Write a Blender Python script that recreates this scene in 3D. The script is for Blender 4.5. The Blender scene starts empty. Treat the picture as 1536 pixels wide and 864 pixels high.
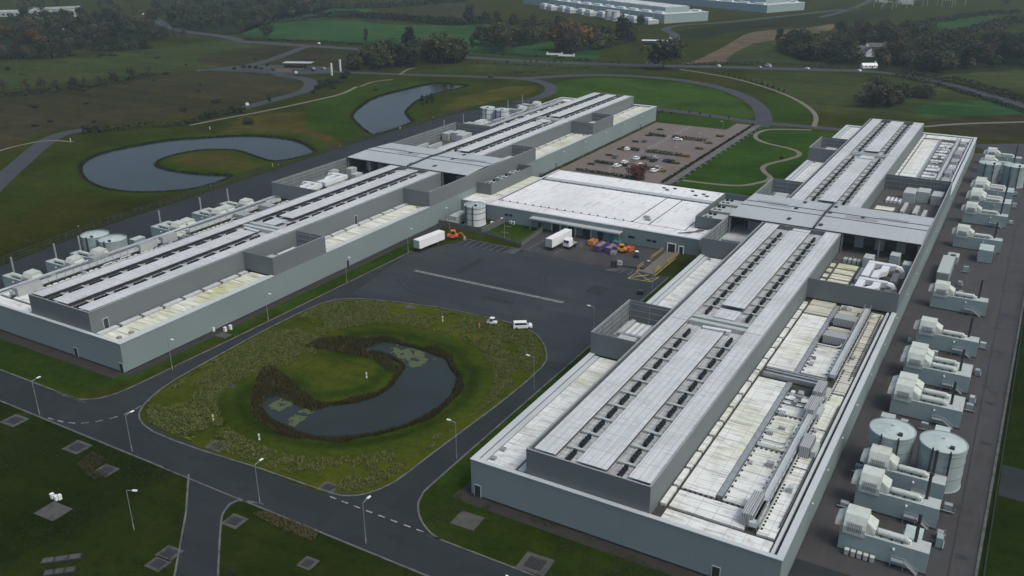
import bpy, bmesh, math, random
from mathutils import Vector, Matrix, noise
R = random.Random(7)
S = bpy.context.scene
COL = S.collection
PI = math.pi

# ------------------------------------------------------------------ camera
F, CH = 1347.4, 100.0                       # focal length in photo pixels, height in metres
PIT, YAW, ROL = math.radians(22.146), math.radians(-30.312), math.radians(-0.251)
fw = Vector((math.sin(YAW)*math.cos(PIT), math.cos(YAW)*math.cos(PIT), -math.sin(PIT)))
_rt = Vector((math.cos(YAW), -math.sin(YAW), 0)); _up = _rt.cross(fw)
RT = math.cos(ROL)*_rt + math.sin(ROL)*_up
UP = -math.sin(ROL)*_rt + math.cos(ROL)*_up
cam = bpy.data.objects.new('camera', bpy.data.cameras.new('camera')); COL.objects.link(cam)
m = Matrix((RT, UP, -fw)).transposed().to_4x4(); m.translation = (0, 0, CH); cam.matrix_world = m
cam.data.sensor_width = 36; cam.data.lens = 36*F/1536; cam.data.clip_end = 20000; cam.data.clip_start = .5
S.camera = cam

def at(px, py, z=0.0):
    """survey: photo measurement -> place on the level z"""
    d = fw + (px-768)/F*RT + (432-py)/F*UP
    t = (z-CH)/d.z
    return (d.x*t, d.y*t)
def ats(pts, z=0.0): return [at(a, b, z) for a, b in pts]

# ------------------------------------------------------------------ light
w = bpy.data.worlds.new('World'); S.world = w; w.use_nodes = True
SE, SA = math.radians(56), math.radians(98)      # elevation; azimuth from +y towards +x
nt = w.node_tree; bg = nt.nodes['Background']
sky = nt.nodes.new('ShaderNodeTexSky'); sky.sky_type = 'NISHITA'; sky.sun_disc = False
sky.sun_elevation = SE; sky.sun_rotation = SA; sky.air_density = 1.0; sky.dust_density = 5.0; sky.ozone_density = 1.2
nt.links.new(sky.outputs[0], bg.inputs[0]); bg.inputs[1].default_value = 0.12
sl = bpy.data.lights.new('sun', 'SUN'); sl.energy = 0.8; sl.angle = math.radians(20); sl.color = (1, .975, .93)
so = bpy.data.objects.new('sun', sl); COL.objects.link(so); so.location = (0, 0, 300)
sd = Vector((math.sin(SA)*math.cos(SE), math.cos(SA)*math.cos(SE), math.sin(SE)))
so.rotation_euler = sd.to_track_quat('Z', 'Y').to_euler()
S.view_settings.view_transform = 'Standard'; S.view_settings.look = 'None'
S.view_settings.exposure = EXPO = 0.44; S.view_settings.gamma = 1; S.view_settings.use_curve_mapping = False

# ------------------------------------------------------------------ materials
def mat(name, col, rough=.7, metal=0, spec=.4, n1=None, n2=None, streak=None, attr=None, bump=0, coat=None):
    """n1/n2: (scale, colour, low, high) noise blends; streak: (sx,sy,sz, colour, low, high)"""
    M = bpy.data.materials.new(name); M.use_nodes = True
    t = M.node_tree; b = t.nodes['Principled BSDF']; L = t.links.new
    b.inputs['Roughness'].default_value = rough; b.inputs['Metallic'].default_value = metal
    b.inputs['Specular IOR Level'].default_value = spec
    geo = t.nodes.new('ShaderNodeNewGeometry').outputs['Position']
    if attr:
        a = t.nodes.new('ShaderNodeAttribute'); a.attribute_name = attr; cur = a.outputs['Color']
    else:
        r = t.nodes.new('ShaderNodeRGB'); r.outputs[0].default_value = (*col, 1); cur = r.outputs[0]
    def blend(fac, c2, mode='MIX'):
        nonlocal cur
        mx = t.nodes.new('ShaderNodeMix'); mx.data_type = 'RGBA'; mx.blend_type = mode
        L(fac, mx.inputs[0]); L(cur, mx.inputs[6]); mx.inputs[7].default_value = (*c2, 1); cur = mx.outputs[2]
    def nz(scale, lo, hi, vec=None, det=6):
        n = t.nodes.new('ShaderNodeTexNoise'); n.inputs['Scale'].default_value = scale; n.inputs['Detail'].default_value = det
        n.inputs['Roughness'].default_value = .6
        L(vec or geo, n.inputs['Vector'])
        mr = t.nodes.new('ShaderNodeMapRange'); mr.inputs[1].default_value = lo; mr.inputs[2].default_value = hi
        L(n.outputs[0], mr.inputs[0]); return mr.outputs[0]
    for q in (n1, n2):
        if not q: continue
        for k in ([q] if not isinstance(q, list) else q):
            blend(nz(k[0], k[2], k[3]), k[1], k[4] if len(k) > 4 else 'MIX')
    for k in (streak or []):
        mp = t.nodes.new('ShaderNodeMapping'); mp.inputs['Scale'].default_value = k[:3]
        L(geo, mp.inputs['Vector']); blend(nz(1, k[4], k[5], mp.outputs[0]), k[3], k[6] if len(k) > 6 else 'MIX')
    L(cur, b.inputs['Base Color'])
    if bump:
        bp = t.nodes.new('ShaderNodeBump'); bp.inputs['Strength'].default_value = .5; bp.inputs['Distance'].default_value = bump[1]
        L(nz(bump[0], 0, 1), bp.inputs['Height']); L(bp.outputs[0], b.inputs['Normal'])
    return M
def seams(M, axis, period, width, col):
    """thin joint lines across a panel surface, every period metres along axis"""
    t = M.node_tree; b = t.nodes['Principled BSDF']; L = t.links.new
    src = b.inputs['Base Color'].links[0].from_socket
    g = t.nodes.new('ShaderNodeNewGeometry'); sp = t.nodes.new('ShaderNodeSeparateXYZ'); L(g.outputs['Position'], sp.inputs[0])
    a = t.nodes.new('ShaderNodeMath'); a.operation = 'PINGPONG'; a.inputs[1].default_value = period/2
    L(sp.outputs[axis], a.inputs[0])
    c = t.nodes.new('ShaderNodeMath'); c.operation = 'LESS_THAN'; c.inputs[1].default_value = width/2; L(a.outputs[0], c.inputs[0])
    mx = t.nodes.new('ShaderNodeMix'); mx.data_type = 'RGBA'; L(c.outputs[0], mx.inputs[0]); L(src, mx.inputs[6])
    mx.inputs[7].default_value = (*col, 1); L(mx.outputs[2], b.inputs['Base Color']); return M

M = {}
M['ground'] = mat('grassland', (0,0,0), 1.0, spec=.0, attr='zone',
    n1=[(.03, (.52, .60, .50), .45, .70, 'MULTIPLY'), (.11, (1.55, 1.28, 1.05), .50, .75, 'MULTIPLY')],
    n2=[(.5, (.66, .72, .62), .46, .68, 'MULTIPLY'), (1.6, (.55, .6, .5), .55, .75, 'MULTIPLY'), (2.6, (1.7, 1.6, 1.5), .56, .75, 'MULTIPLY')],
    streak=[(.03, .35, 1, (.78, .82, .78), .48, .66, 'MULTIPLY')], bump=(1.5, .3))
def field(name, c): return mat(name, (c[0]*.80, c[1]*.88, c[2]*.70), 1.0, spec=.0,
    n1=[(.012, (.62, .68, .60), .42, .68, 'MULTIPLY'), (.045, (1.6, 1.34, 1.1), .5, .74, 'MULTIPLY'), (.13, (.6, .66, .58), .48, .7, 'MULTIPLY')],
    streak=[(.008, .09, .01, (.66, .72, .66), .48, .68, 'MULTIPLY'), (.02, .22, .01, (1.35, 1.25, 1.1), .52, .72, 'MULTIPLY')], n2=[(.55, (.6, .64, .55), .52, .75, 'MULTIPLY'), (1.2, (1.5, 1.4, 1.3), .56, .78, 'MULTIPLY')])
M['pasture'] = field('pasture_grass', (.036,.082,.036)); M['olive'] = field('olive_meadow', (.046, .058, .024))
M['brown'] = field('brown_moor', (.046,.040,.025)); M['earth'] = field('bare_earth', (.145,.105,.095)); M['darkf'] = field('dark_scrub', (.022, .028, .015))
M['asphalt'] = mat('asphalt', (.017,.022,.024), .8, spec=.2, n1=[(.05, (.026,.032,.034), .45, .75), (.3, (.012,.0155,.017), .52, .78)],
    n2=(2.5, (.027, .031, .036), .6, .85), streak=[(.02, .25, 1, (.024,.029,.034), .5, .75)], bump=(3, .02))
M['wetasphalt'] = mat('worn_yard_asphalt', (.024,.030,.032), .75, spec=.25, n1=[(.04, (.036,.043,.045), .45, .7), (.25, (.018,.023,.025), .52, .75)],
    n2=(2.2, (.033,.037,.042), .6, .85), streak=[(.018, .2, 1, (.017,.021,.026), .52, .7), (.02, .5, 1, (.038,.043,.048), .56, .75)], bump=(3, .02))
M['yard'] = mat('service_yard_concrete', (.042,.043,.044), .75, spec=.3, n1=[(.06, (.031,.029,.028), .48, .66), (.22, (.052,.055,.057), .52, .75)],
    n2=(1.7, (.05, .047, .045), .58, .8), streak=[(.5, .03, 1, (.058, .05, .045), .5, .72)], bump=(2, .02))
M['farroad'] = mat('far_road_asphalt', (.040,.046,.050), .8, spec=.2, n1=(.1, (.03,.034,.038), .45, .7))
M['carpark'] = mat('car_park_paving', (.125,.105,.09), .8, n1=[(.08, (.098,.084,.072), .45, .7), (.6, (.145,.125,.108), .5, .75)])
M['gravel'] = mat('gravel_path', (.135,.125,.095), .9, n1=(.4, (.10,.092,.068), .45, .7))
M['tyremark'] = mat('dark_asphalt', (.017,.021,.023), .8, spec=.2, n1=(.6, (.024,.029,.031), .42, .62))
M['margin'] = mat('dark_gravel', (.026,.024,.019), .95, n1=[(.3, (.017,.018,.012), .45, .7), (2, (.04,.037,.03), .55, .75)])
M['kerb'] = mat('kerb_concrete', (.11,.116,.11), .8, n1=(.5, (.05,.055,.05), .42, .66))
M['paint'] = mat('road_paint', (.26,.28,.28), .7, n1=(1.2, (.10,.11,.11), .42, .62))
M['yellow'] = mat('yellow_paint', (.45, .36, .1), .6, n1=(1.5, (.25, .2, .08), .48, .7))
M['concrete'] = mat('concrete', (.062,.064,.058), .85, n1=[(.6, (.035,.037,.032), .42, .7), (3, (.085,.086,.08), .55, .75)])
M['darkcover'] = mat('steel_cover', (.018,.019,.02), .6, n1=(1, (.03,.031,.03), .45, .7))
M['water'] = mat('pond_water', (.024,.034,.034), .16, spec=.06, bump=(.5, .02), n1=(.08, (.02, .026, .022), .45, .7))
M['wall'] = mat('green_grey_cladding', (.185,.238,.236), .6, spec=.3, n1=(.04, (.165,.213,.211), .4, .7), streak=[(.8, .8, .03, (.172,.23,.23), .5, .75)])
seams(M['wall'], 2, 1.15, .03, (.158,.205,.203)); seams(M['wall'], 0, 6.0, .07, (.150,.195,.193)); seams(M['wall'], 1, 6.0, .07, (.150,.195,.193))
M['grey'] = mat('grey_cladding', (.132,.154,.158), .6, spec=.3, n1=(.05, (.121,.141,.145), .4, .7), streak=[(.7, .7, .03, (.123,.144,.148), .5, .75)])
M['inner'] = mat('inner_cladding', (.11, .12, .13), .7, streak=[(.02, .02, 2.2, (.075, .083, .09), .45, .6)])
M['coping'] = mat('pale_metal_coping', (.43,.48,.48), .5, n1=[(.3, (.42, .46, .465), .42, .7), (.06, (.36, .4, .4), .5, .75)])
M['membrane'] = mat('weathered_roof_membrane', (.60,.645,.62), .75, spec=.2, n1=[(.04, (.40,.42,.20), .52, .72), (.10, (.40,.40,.33), .56, .74), (.5, (.36,.36,.32), .56, .80)],
    n2=[(.25, (.42,.425,.39), .54, .78)], streak=[(.18, 2.4, 1, (.25,.26,.225), .53, .68), (.09, 1.0, 1, (.66,.685,.66), .5, .68), (.35, 4.5, 1, (.26,.26,.22), .58, .74)])
seams(M['membrane'], 1, 6.0, .12, (.22,.23,.21)); seams(M['membrane'], 0, 3.1, .07, (.30,.31,.29))
M['beige'] = mat('beige_roof_membrane', (.44,.455,.40), .75, n1=[(.06, (.38,.37,.26), .47, .68), (.4, (.27,.27,.23), .54, .8)], streak=[(.2, 2.0, 1, (.24,.235,.19), .52, .7), (.12, .8, 1, (.62,.61,.56), .52, .72)])
seams(M['beige'], 1, 4.5, .3, (.12,.12,.10))
M['moss'] = mat('mossy_roof_membrane', (.58,.61,.55), .8, spec=.2, n1=[(.05, (.42,.44,.24), .48, .70), (.3, (.30,.31,.20), .56, .8)],
    streak=[(.13, 1.3, 1, (.25,.27,.10), .50, .66), (.1, 2.6, 1, (.16,.165,.10), .56, .70), (.12, .8, 1, (.70,.73,.68), .54, .72)])
seams(M['moss'], 1, 4.0, .10, (.22,.22,.15))
M['white_roof'] = mat('white_roof_membrane', (.66,.69,.685), .7, spec=.2, n1=[(.03, (.52,.545,.54), .45, .75), (.3, (.42,.43,.42), .58, .8)],
    streak=[(.10, .9, 1, (.52,.53,.52), .54, .72), (1.1, .14, 1, (.36,.36,.35), .57, .72), (.7, .06, 1, (.54,.55,.54), .54, .72)])
seams(M['white_roof'], 0, 5.5, .05, (.5,.51,.51))
M['cover'] = mat('pale_roof_sheet', (.50,.535,.54), .7, spec=.2, n1=[(.05, (.40,.43,.435), .42, .70), (.35, (.35,.375,.375), .52, .78), (1.6, (.56,.595,.60), .55, .75)],
    streak=[(.4, 1.8, 1, (.33,.355,.355), .54, .72), (1.8, .05, 1, (.38,.41,.41), .52, .70), (2.6, .3, 1, (.30,.325,.325), .6, .78)])
seams(M['cover'], 0, 1.36, .09, (.24,.265,.27)); seams(M['cover'], 1, 6.0, .12, (.22,.245,.25)); seams(M['cover'], 1, 2.0, .04, (.36,.39,.395))
M['deck'] = mat('plant_deck', (.44,.47,.48), .7, n1=[(.3, (.25, .27, .28), .45, .7)], streak=[(2, .3, 1, (.28, .30, .31), .5, .7)])
seams(M['deck'], 1, 1.47, .12, (.17, .18, .19)); seams(M['deck'], 0, .9, .07, (.2, .21, .22))
M['canopy'] = mat('crossbar_roof_sheet', (.36,.405,.405), .55, n1=[(.06, (.33, .36, .365), .42, .7), (.5, (.33, .355, .355), .56, .8)], streak=[(1.4, .05, 1, (.32, .35, .35), .5, .7)])
seams(M['canopy'], 0, 1.0, .05, (.29, .32, .325))
M['canopy_dark'] = mat('dark_roof_patch', (.24, .265, .27), .6, n1=(.4, (.2, .22, .225), .45, .7))
M['black'] = mat('black_fan', (.012, .014, .015), .5)
M['darkgap'] = mat('dark_gutter', (.035, .036, .032), .85, n1=(.6, (.055, .058, .035), .45, .7))
M['steel'] = mat('galvanised_steel', (.30, .33, .335), .45, metal=.3, n1=(.8, (.22, .245, .25), .45, .7))
M['duct'] = mat('white_duct', (.58,.625,.625), .45, n1=(.5, (.52, .55, .55), .5, .75))
M['unit'] = mat('pale_unit', (.35,.40,.385), .6, n1=[(.5, (.32, .35, .335), .42, .7)], streak=[(1.5, 1.5, .2, (.3, .33, .31), .52, .75)])
M['louvre'] = mat('louvre', (.27, .30, .30), .6); seams(M['louvre'], 2, .3, .12, (.1, .11, .11))
M['grille'] = mat('grille', (.34, .37, .37), .6); seams(M['grille'], 0, .35, .13, (.14, .15, .15))
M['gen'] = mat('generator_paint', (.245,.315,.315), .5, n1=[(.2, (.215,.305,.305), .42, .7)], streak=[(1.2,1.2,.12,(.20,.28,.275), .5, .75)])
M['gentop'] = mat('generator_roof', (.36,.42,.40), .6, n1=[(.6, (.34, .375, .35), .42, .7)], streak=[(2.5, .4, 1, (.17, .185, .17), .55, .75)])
M['hood'] = mat('intake_hood', (.44,.50,.45), .6, n1=[(.5, (.38, .42, .38), .45, .72)], streak=[(1, 2, .4, (.32, .35, .31), .55, .78)])
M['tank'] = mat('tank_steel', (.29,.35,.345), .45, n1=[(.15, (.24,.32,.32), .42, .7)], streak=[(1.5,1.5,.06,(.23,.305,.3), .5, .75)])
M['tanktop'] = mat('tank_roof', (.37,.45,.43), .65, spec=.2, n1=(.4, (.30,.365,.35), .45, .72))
M['whitetank'] = mat('white_tank', (.55, .59, .61), .45, streak=[(1.5, 1.5, .08, (.44, .475, .49), .5, .75)])
M['white'] = mat('white_paint', (.68,.71,.70), .4, n1=(.5, (.66, .68, .68), .5, .75))
M['dark'] = mat('dark_metal', (.03, .034, .037), .5)
M['glass'] = mat('dark_glass', (.015, .019, .022), .1, spec=.6)
M['tyre'] = mat('tyre_rubber', (.015, .015, .016), .9)
M['orange'] = mat('orange_paint', (.55, .13, .03), .5, n1=(1, (.4, .1, .03), .5, .75)); M['amber'] = mat('amber_paint', (.58, .22, .03), .5)
M['purple'] = mat('purple_paint', (.075, .05, .14), .6, n1=(1, (.1, .08, .15), .5, .75)); M['teal'] = mat('teal_paint', (.05, .24, .27), .5)
M['hiyellow'] = mat('pale_yellow_paint', (.62, .6, .25), .6)
M['rubble'] = mat('mixed_waste', (.16, .14, .15), .9, n1=(2.5, (.3, .29, .3), .5, .7))
M['brick'] = mat('brown_brick', (.17, .12, .09), .85, n1=(1.5, (.22, .19, .16), .5, .7)); M['retain'] = mat('retaining_wall', (.105, .11, .108), .8, n1=(.6, (.08, .083, .082), .45, .7))
M['slate'] = mat('slate_roof', (.06, .062, .066), .7)
M['skin'] = mat('skin', (.45, .28, .2), .6); M['hivis'] = mat('orange_workwear', (.75, .16, .03), .7)
M['fence'] = mat('fence_steel', (.045,.05,.052), .6)
for n_, c_ in dict(green=(.032, .043, .018), olive=(.046,.049,.021), brown=(.052,.047,.025), bare=(.050,.049,.037), orange=(.10,.062,.022),
                   conifer=(.015, .026, .016), red=(.12,.05,.036), hedge=(.028, .037, .016), yellow=(.13, .11, .025), gorse=(.024, .032, .017)).items():
    M['leaf_'+n_] = mat('foliage_'+n_, (0, 0, 0), .9, spec=.1, attr='tone'); M['leaf_'+n_]['c'] = tuple(k*.88 for k in c_)
    t_ = M['leaf_'+n_].node_tree; oi = t_.nodes.new('ShaderNodeObjectInfo'); mr_ = t_.nodes.new('ShaderNodeMapRange'); mr_.inputs[3].default_value = .6; mr_.inputs[4].default_value = 1.5
    t_.links.new(oi.outputs['Random'], mr_.inputs[0]); mx_ = t_.nodes.new('ShaderNodeVectorMath'); mx_.operation = 'SCALE'; b_ = t_.nodes['Principled BSDF']
    t_.links.new(b_.inputs['Base Color'].links[0].from_socket, mx_.inputs[0]); t_.links.new(mr_.outputs[0], mx_.inputs['Scale']); t_.links.new(mx_.outputs[0], b_.inputs['Base Color'])
M['trunk'] = mat('bark', (.05, .042, .034), .9)
M['reed'] = mat('reed_stems', (0, 0, 0), .9, spec=.1, attr='tone'); M['tuft'] = mat('dry_grass', (0, 0, 0), .95, spec=.1, attr='tone')
M['lily'] = mat('lily_pad', (.065,.085,.03), .7, n1=(1, (.04,.055,.018), .45, .7))

# ------------------------------------------------------------------ mesh helpers
class MB:
    def __init__(s): s.v, s.f, s.m, s.c = [], [], [], []
    def face(s, pts, mi=0, c=None):
        n = len(s.v); s.v += [tuple(p) for p in pts]; s.f.append(tuple(range(n, n+len(pts)))); s.m.append(mi); s.c.append(c); return s
    def raw(s, vs, fs, mi=0, c=None):
        n = len(s.v); s.v += [tuple(p) for p in vs]
        for f in fs: s.f.append(tuple(i+n for i in f)); s.m.append(mi); s.c.append(c)
        return s
    def box(s, x0, x1, y0, y1, z0, z1, mi=0, top=None):
        x0, x1 = sorted((x0, x1)); y0, y1 = sorted((y0, y1))
        s.raw([(x0,y0,z0),(x1,y0,z0),(x1,y1,z0),(x0,y1,z0),(x0,y0,z1),(x1,y0,z1),(x1,y1,z1),(x0,y1,z1)],
              [(3,2,1,0),(0,1,5,4),(1,2,6,5),(2,3,7,6),(3,0,4,7)], mi)
        s.raw([(x0,y0,z1),(x1,y0,z1),(x1,y1,z1),(x0,y1,z1)], [(0,1,2,3)], mi if top is None else top)
        return s
    def prism(s, pts, z0, z1, mi=0, top=None):
        a = sum(p[0]*q[1]-q[0]*p[1] for p, q in zip(pts, pts[1:]+pts[:1]))
        if a < 0: pts = pts[::-1]
        n = len(pts)
        s.raw([(x,y,z0) for x,y in pts]+[(x,y,z1) for x,y in pts], [(i,(i+1)%n,n+(i+1)%n,n+i) for i in range(n)]+[tuple(range(n-1,-1,-1))], mi)
        s.raw([(x,y,z1) for x,y in pts], [tuple(range(n))], mi if top is None else top)
        return s
    def sheet(s, pts, z, mi=0):
        a = sum(p[0]*q[1]-q[0]*p[1] for p, q in zip(pts, pts[1:]+pts[:1]))
        if a < 0: pts = pts[::-1]
        s.face([(x,y,z) for x,y in pts], mi); return s
    def tube(s, path, r, n=8, mi=0, caps=True):
        path = [Vector(p) for p in path]; rs = r if isinstance(r, (list, tuple)) else [r]*len(path)
        rings = []
        for i, p in enumerate(path):
            d = (path[min(i+1, len(path)-1)]-path[max(i-1, 0)]).normalized()
            a = d.orthogonal().normalized() if abs(d.z) > .95 else d.cross(Vector((0,0,1))).normalized()
            b = d.cross(a)
            rings.append([p+rs[i]*(math.cos(2*PI*k/n)*a+math.sin(2*PI*k/n)*b) for k in range(n)])
        vs = [q for g in rings for q in g]
        fs = [(i*n+k, i*n+(k+1)%n, (i+1)*n+(k+1)%n, (i+1)*n+k) for i in range(len(path)-1) for k in range(n)]
        if caps: fs += [tuple(range(n-1, -1, -1)), tuple((len(path)-1)*n+k for k in range(n))]
        s.raw(vs, fs, mi); return s
    def rev(s, cx, cy, prof, n=32, mi=0):
        vs = [(cx+r*math.cos(2*PI*k/n), cy+r*math.sin(2*PI*k/n), z) for r, z in prof for k in range(n)]
        s.raw(vs, [(i*n+k, i*n+(k+1)%n, (i+1)*n+(k+1)%n, (i+1)*n+k) for i in range(len(prof)-1) for k in range(n)], mi); return s
    def strip(s, pts, wd, z, mi=0, closed=False):
        for q in ribbon(pts, wd, closed): s.sheet(q, z, mi)
        return s
    def build(s, name, mats, parent=None, off=(0,0,0), smooth=False, tone=None):
        me = bpy.data.meshes.new(name); ox, oy, oz = off
        me.from_pydata([(x-ox, y-oy, z-oz) for x, y, z in s.v], [], s.f)
        for k in (mats if isinstance(mats, (list, tuple)) else [mats]): me.materials.append(M[k] if isinstance(k, str) else k)
        me.polygons.foreach_set('material_index', s.m)
        if smooth: me.polygons.foreach_set('use_smooth', [True]*len(s.f))
        if tone:
            at_ = me.color_attributes.new('tone', 'FLOAT_COLOR', 'CORNER'); buf = []
            for f, c in zip(s.f, s.c): buf += list((*c, 1))*len(f)
            at_.data.foreach_set('color', buf)
        me.update()
        o = bpy.data.objects.new(name, me); COL.objects.link(o)
        if parent: o.parent = parent
        return o
def offset(pts, d, closed=False):
    out = []; n = len(pts)
    for i in range(n):
        a = Vector(pts[i-1] if (i or closed) else pts[0]); b = Vector(pts[(i+1) % n] if (i < n-1 or closed) else pts[-1])
        t = (b-a).normalized(); out.append((pts[i][0]-t.y*d, pts[i][1]+t.x*d))
    return out
def ribbon(pts, wd, closed=False):
    l, r = offset(pts, wd/2, closed), offset(pts, -wd/2, closed); n = len(pts)
    return [[l[i], r[i], r[(i+1)%n], l[(i+1)%n]] for i in range(n if closed else n-1)]
def smooth(pts, n=4, closed=False):
    out = []; N = len(pts); rng = range(N) if closed else range(N-1)
    g = lambda i: Vector(pts[i % N]) if closed else Vector(pts[max(0, min(N-1, i))])
    for i in rng:
        p0, p1, p2, p3 = g(i-1), g(i), g(i+1), g(i+2)
        for k in range(n):
            t = k/n
            out.append(tuple(.5*(2*p1+(p2-p0)*t+(2*p0-5*p1+4*p2-p3)*t*t+(3*p1-p0-3*p2+p3)*t**3)))
    if not closed: out.append(tuple(pts[-1]))
    return [(p[0], p[1]) for p in out]
def inside(p, poly):
    x, y = p; r = False; j = len(poly)-1
    for i in range(len(poly)):
        a, b = poly[i], poly[j]
        if (a[1] > y) != (b[1] > y) and x < (b[0]-a[0])*(y-a[1])/(b[1]-a[1])+a[0]: r = not r
        j = i
    return r
def dist(p, poly):
    best = 1e9
    for i in range(len(poly)):
        ax, ay = poly[i-1]; bx, by = poly[i]; dx, dy = bx-ax, by-ay
        t = max(0, min(1, ((p[0]-ax)*dx+(p[1]-ay)*dy)/(dx*dx+dy*dy+1e-9)))
        best = min(best, (p[0]-ax-t*dx)**2+(p[1]-ay-t*dy)**2)
    return math.sqrt(best)
def bbox(poly): xs, ys = [p[0] for p in poly], [p[1] for p in poly]; return min(xs), max(xs), min(ys), max(ys)
def ss(a, b, x): t = max(0, min(1, (x-a)/(b-a))); return t*t*(3-2*t)

def tag(o, label=None, cat=None, group=None, kind=None):
    if label: o['label'] = label
    if cat: o['category'] = cat
    if group: o['group'] = group
    if kind: o['kind'] = kind
    return o
def thing(name, loc, label, cat, group=None, rz=0):
    o = bpy.data.objects.new(name, None); COL.objects.link(o); o.location = loc if len(loc) == 3 else (*loc, 0)
    o.rotation_euler.z = rz; o.empty_display_size = .2
    return tag(o, label, cat, group)
def dup(o, loc=None, rz=None, label=None, group=None, parent=None, scale=None):
    c = o.copy(); COL.objects.link(c)
    if parent: c.parent = parent
    if loc: c.location = loc if len(loc) == 3 else (*loc, 0)
    if rz is not None: c.rotation_euler.z = rz
    if scale: c.scale = scale
    if label: c['label'] = label
    if group: c['group'] = group
    for ch in list(o.children): dup(ch, parent=c)
    return c
def struct(name, mb, mats): return tag(mb.build(name, mats), kind='structure', label=None)

# ------------------------------------------------------------------ ground, ponds
WZ = -0.9
Zp = lambda pts, x0, y0, s: [(x0+a/s, y0+b/s) for a, b in pts]
pondA = offset(smooth(ats([(526,520),(551,513.6),(579,513),(607,518),(634,525),(654,533),(670,539),(677,554),(686,565),(680,587),(668,604),(645,620),(612,637),(579,647),(534,655),
    (495,657),(462,654),(432,641),(407,630),(391,609),(390,598),(404,590),(423,587),(443,601),(470,609),(495,608),(523,606),(545,601),(570,591),(587,579),(601,559),(607,548),(590,537),(568,529),(534,526)], WZ), 2, True), 0, True)
pondB = smooth(ats(Zp([(365,745),(420,705),(520,675),(650,650),(760,632),(900,622),(1100,612),(1250,620),(1350,640),(1410,675),(1415,690),(1350,710),(1250,728),(1200,722),(1120,695),(1060,678),
    (950,675),(850,685),(740,712),(700,738),(720,755),(780,770),(900,785),(1010,790),(1040,798),(960,828),(880,850),(800,860),(640,868),(500,855),(420,830),(375,795)], 0, 0, 3), WZ), 2, True)
pondC = smooth(ats(Zp([(130,605),(60,545),(48,520),(75,490),(130,450),(200,425),(300,400),(380,382),(450,375),(520,382),(570,388),(480,410),(400,430),(340,455),(300,490),(290,510),(310,535),(320,548),(300,560),(220,590),(160,605)], 512, 0, 3), WZ), 2, True)
ponds = [(pondA, 6.5), (pondB, 5), (pondC, 5)]
pbox = [tuple(v+d for v, d in zip(bbox(p), (-12, 12, -12, 12))) for p, _ in ponds]

DARK, MOWN, BANK, ROUGH, BROWN, ISL = (.020,.028,.0125), (.034,.066,.017), (.042,.062,.019), (.046,.048,.021), (.084,.064,.042), (.076,.080,.026)
island = smooth(ats([(213,612),(209,628),(230,648),(300,675),(390,703),(490,738),(522,744),(552,740),(592,723),(640,687),(700,642),(760,597),(812,552),(820,532),(812,510),(790,493),(740,478),(650,460),(562,450),(522,448),(480,456),(400,494),(330,532),(262,570),(228,595)]), 2, True)
ringlawn = smooth(ats([(985,163),(900,152),(835,143),(820,132),(850,121),(900,117),(960,119),(1010,122),(1060,131),(1100,145),(1122,160),(1128,178),(1060,174)]), 2, True)
eastlawn = ats([(1132,188),(1255,200),(1250,215),(1160,290),(1100,292),(1015,276)])
zones = [   # polygon, colour; later ones lie on top
    (ats([(0,420),(-60,330),(0,280),(60,220),(130,195),(300,188),(440,165),(520,140),(600,118),(700,116),(800,122),(825,150),(700,185),(560,225),(330,284)]), (.044,.051,.020)),
    (ats([(0,395),(-20,345),(90,290),(200,292),(330,284),(250,310),(120,352)]), (.046,.043,.020)),
    (ats([(330,200),(360,175),(455,167),(470,185),(500,205),(525,222),(480,225),(420,203)]), BROWN),
    (ats([(240,243),(270,228),(330,226),(390,236),(410,243),(370,255),(330,262),(260,255)]), BROWN),
    (ats([(455,190),(470,150),(560,125),(640,120),(560,140),(525,165),(530,195),(560,215),(520,210)]), (.038,.066,.020)),
    (ats([(660,165),(690,145),(760,130),(805,128),(800,140),(740,152),(690,165)]), (.095,.08,.045)),
    (ringlawn, (.050,.088,.036)), (eastlawn, (.040,.078,.028)),
    (ats([(985,168),(1130,186),(1110,195),(985,190)]), (.035,.07,.019)),
    (ats([(1150,140),(1180,140),(1215,165),(1215,185),(1150,185)]), (.04,.065,.021)),
    (island, ISL),
    ([(-176.6,110),(-173,119),(-168.3,224),(-176.6,250)], (.036,.068,.016)),
    ([(-90,110),(-78,119),(-78,245),(-87,245)], (.036,.060,.017)),
    ([(-177,100),(-260,100),(-260,120),(-177,120)], (.030,.048,.015)),
    ([(-88,100),(-10,100),(-10,119),(-88,119)], (.032,.046,.016)),
    ([(-420,40),(60,40),(60,96),(-420,96)], DARK),
    ([(-137,50),(-60,50),(-60,95),(-132,95)], (.026,.034,.014)),
    ([(5,60),(60,60),(60,480),(5,480)], (.020,.031,.014)),
    ([(-158.5,249),(-140,246),(-141,265),(-158.5,265)], (.045,.07,.02)),
]
zones = [(p, c, bbox(p)) for p, c in zones]
def zone(x, y):
    n1 = noise.noise((x*.07, y*.07, 3.1)); n2 = noise.noise((x*.35, y*.35, 7.7))
    qx, qy = x+n1*2+n2*.6, y+n2*.9+n1*1.2
    c = ROUGH
    for p, col, b in zones:
        if b[0] < qx < b[1] and b[2] < qy < b[3] and inside((qx, qy), p): c = col
    return c
def ground_z(x, y):
    for (p, W), b in zip(ponds, pbox):
        if b[0] < x < b[1] and b[2] < y < b[3]:
            d = dist((x, y), p)
            if inside((x, y), p): return WZ-1.0*ss(0, 4, d), d, True
            return WZ+(-WZ)*ss(-2, W, d)*1.0 if d < W else 0.0, d, False
    return 0.0, 99, False
def axis(segs):
    out = []
    for a, b, st in segs:
        k = max(1, round((b-a)/st)); out += [a+(b-a)*i/k for i in range(k)]
    return out+[segs[-1][1]]
bA = pbox[0]
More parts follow.
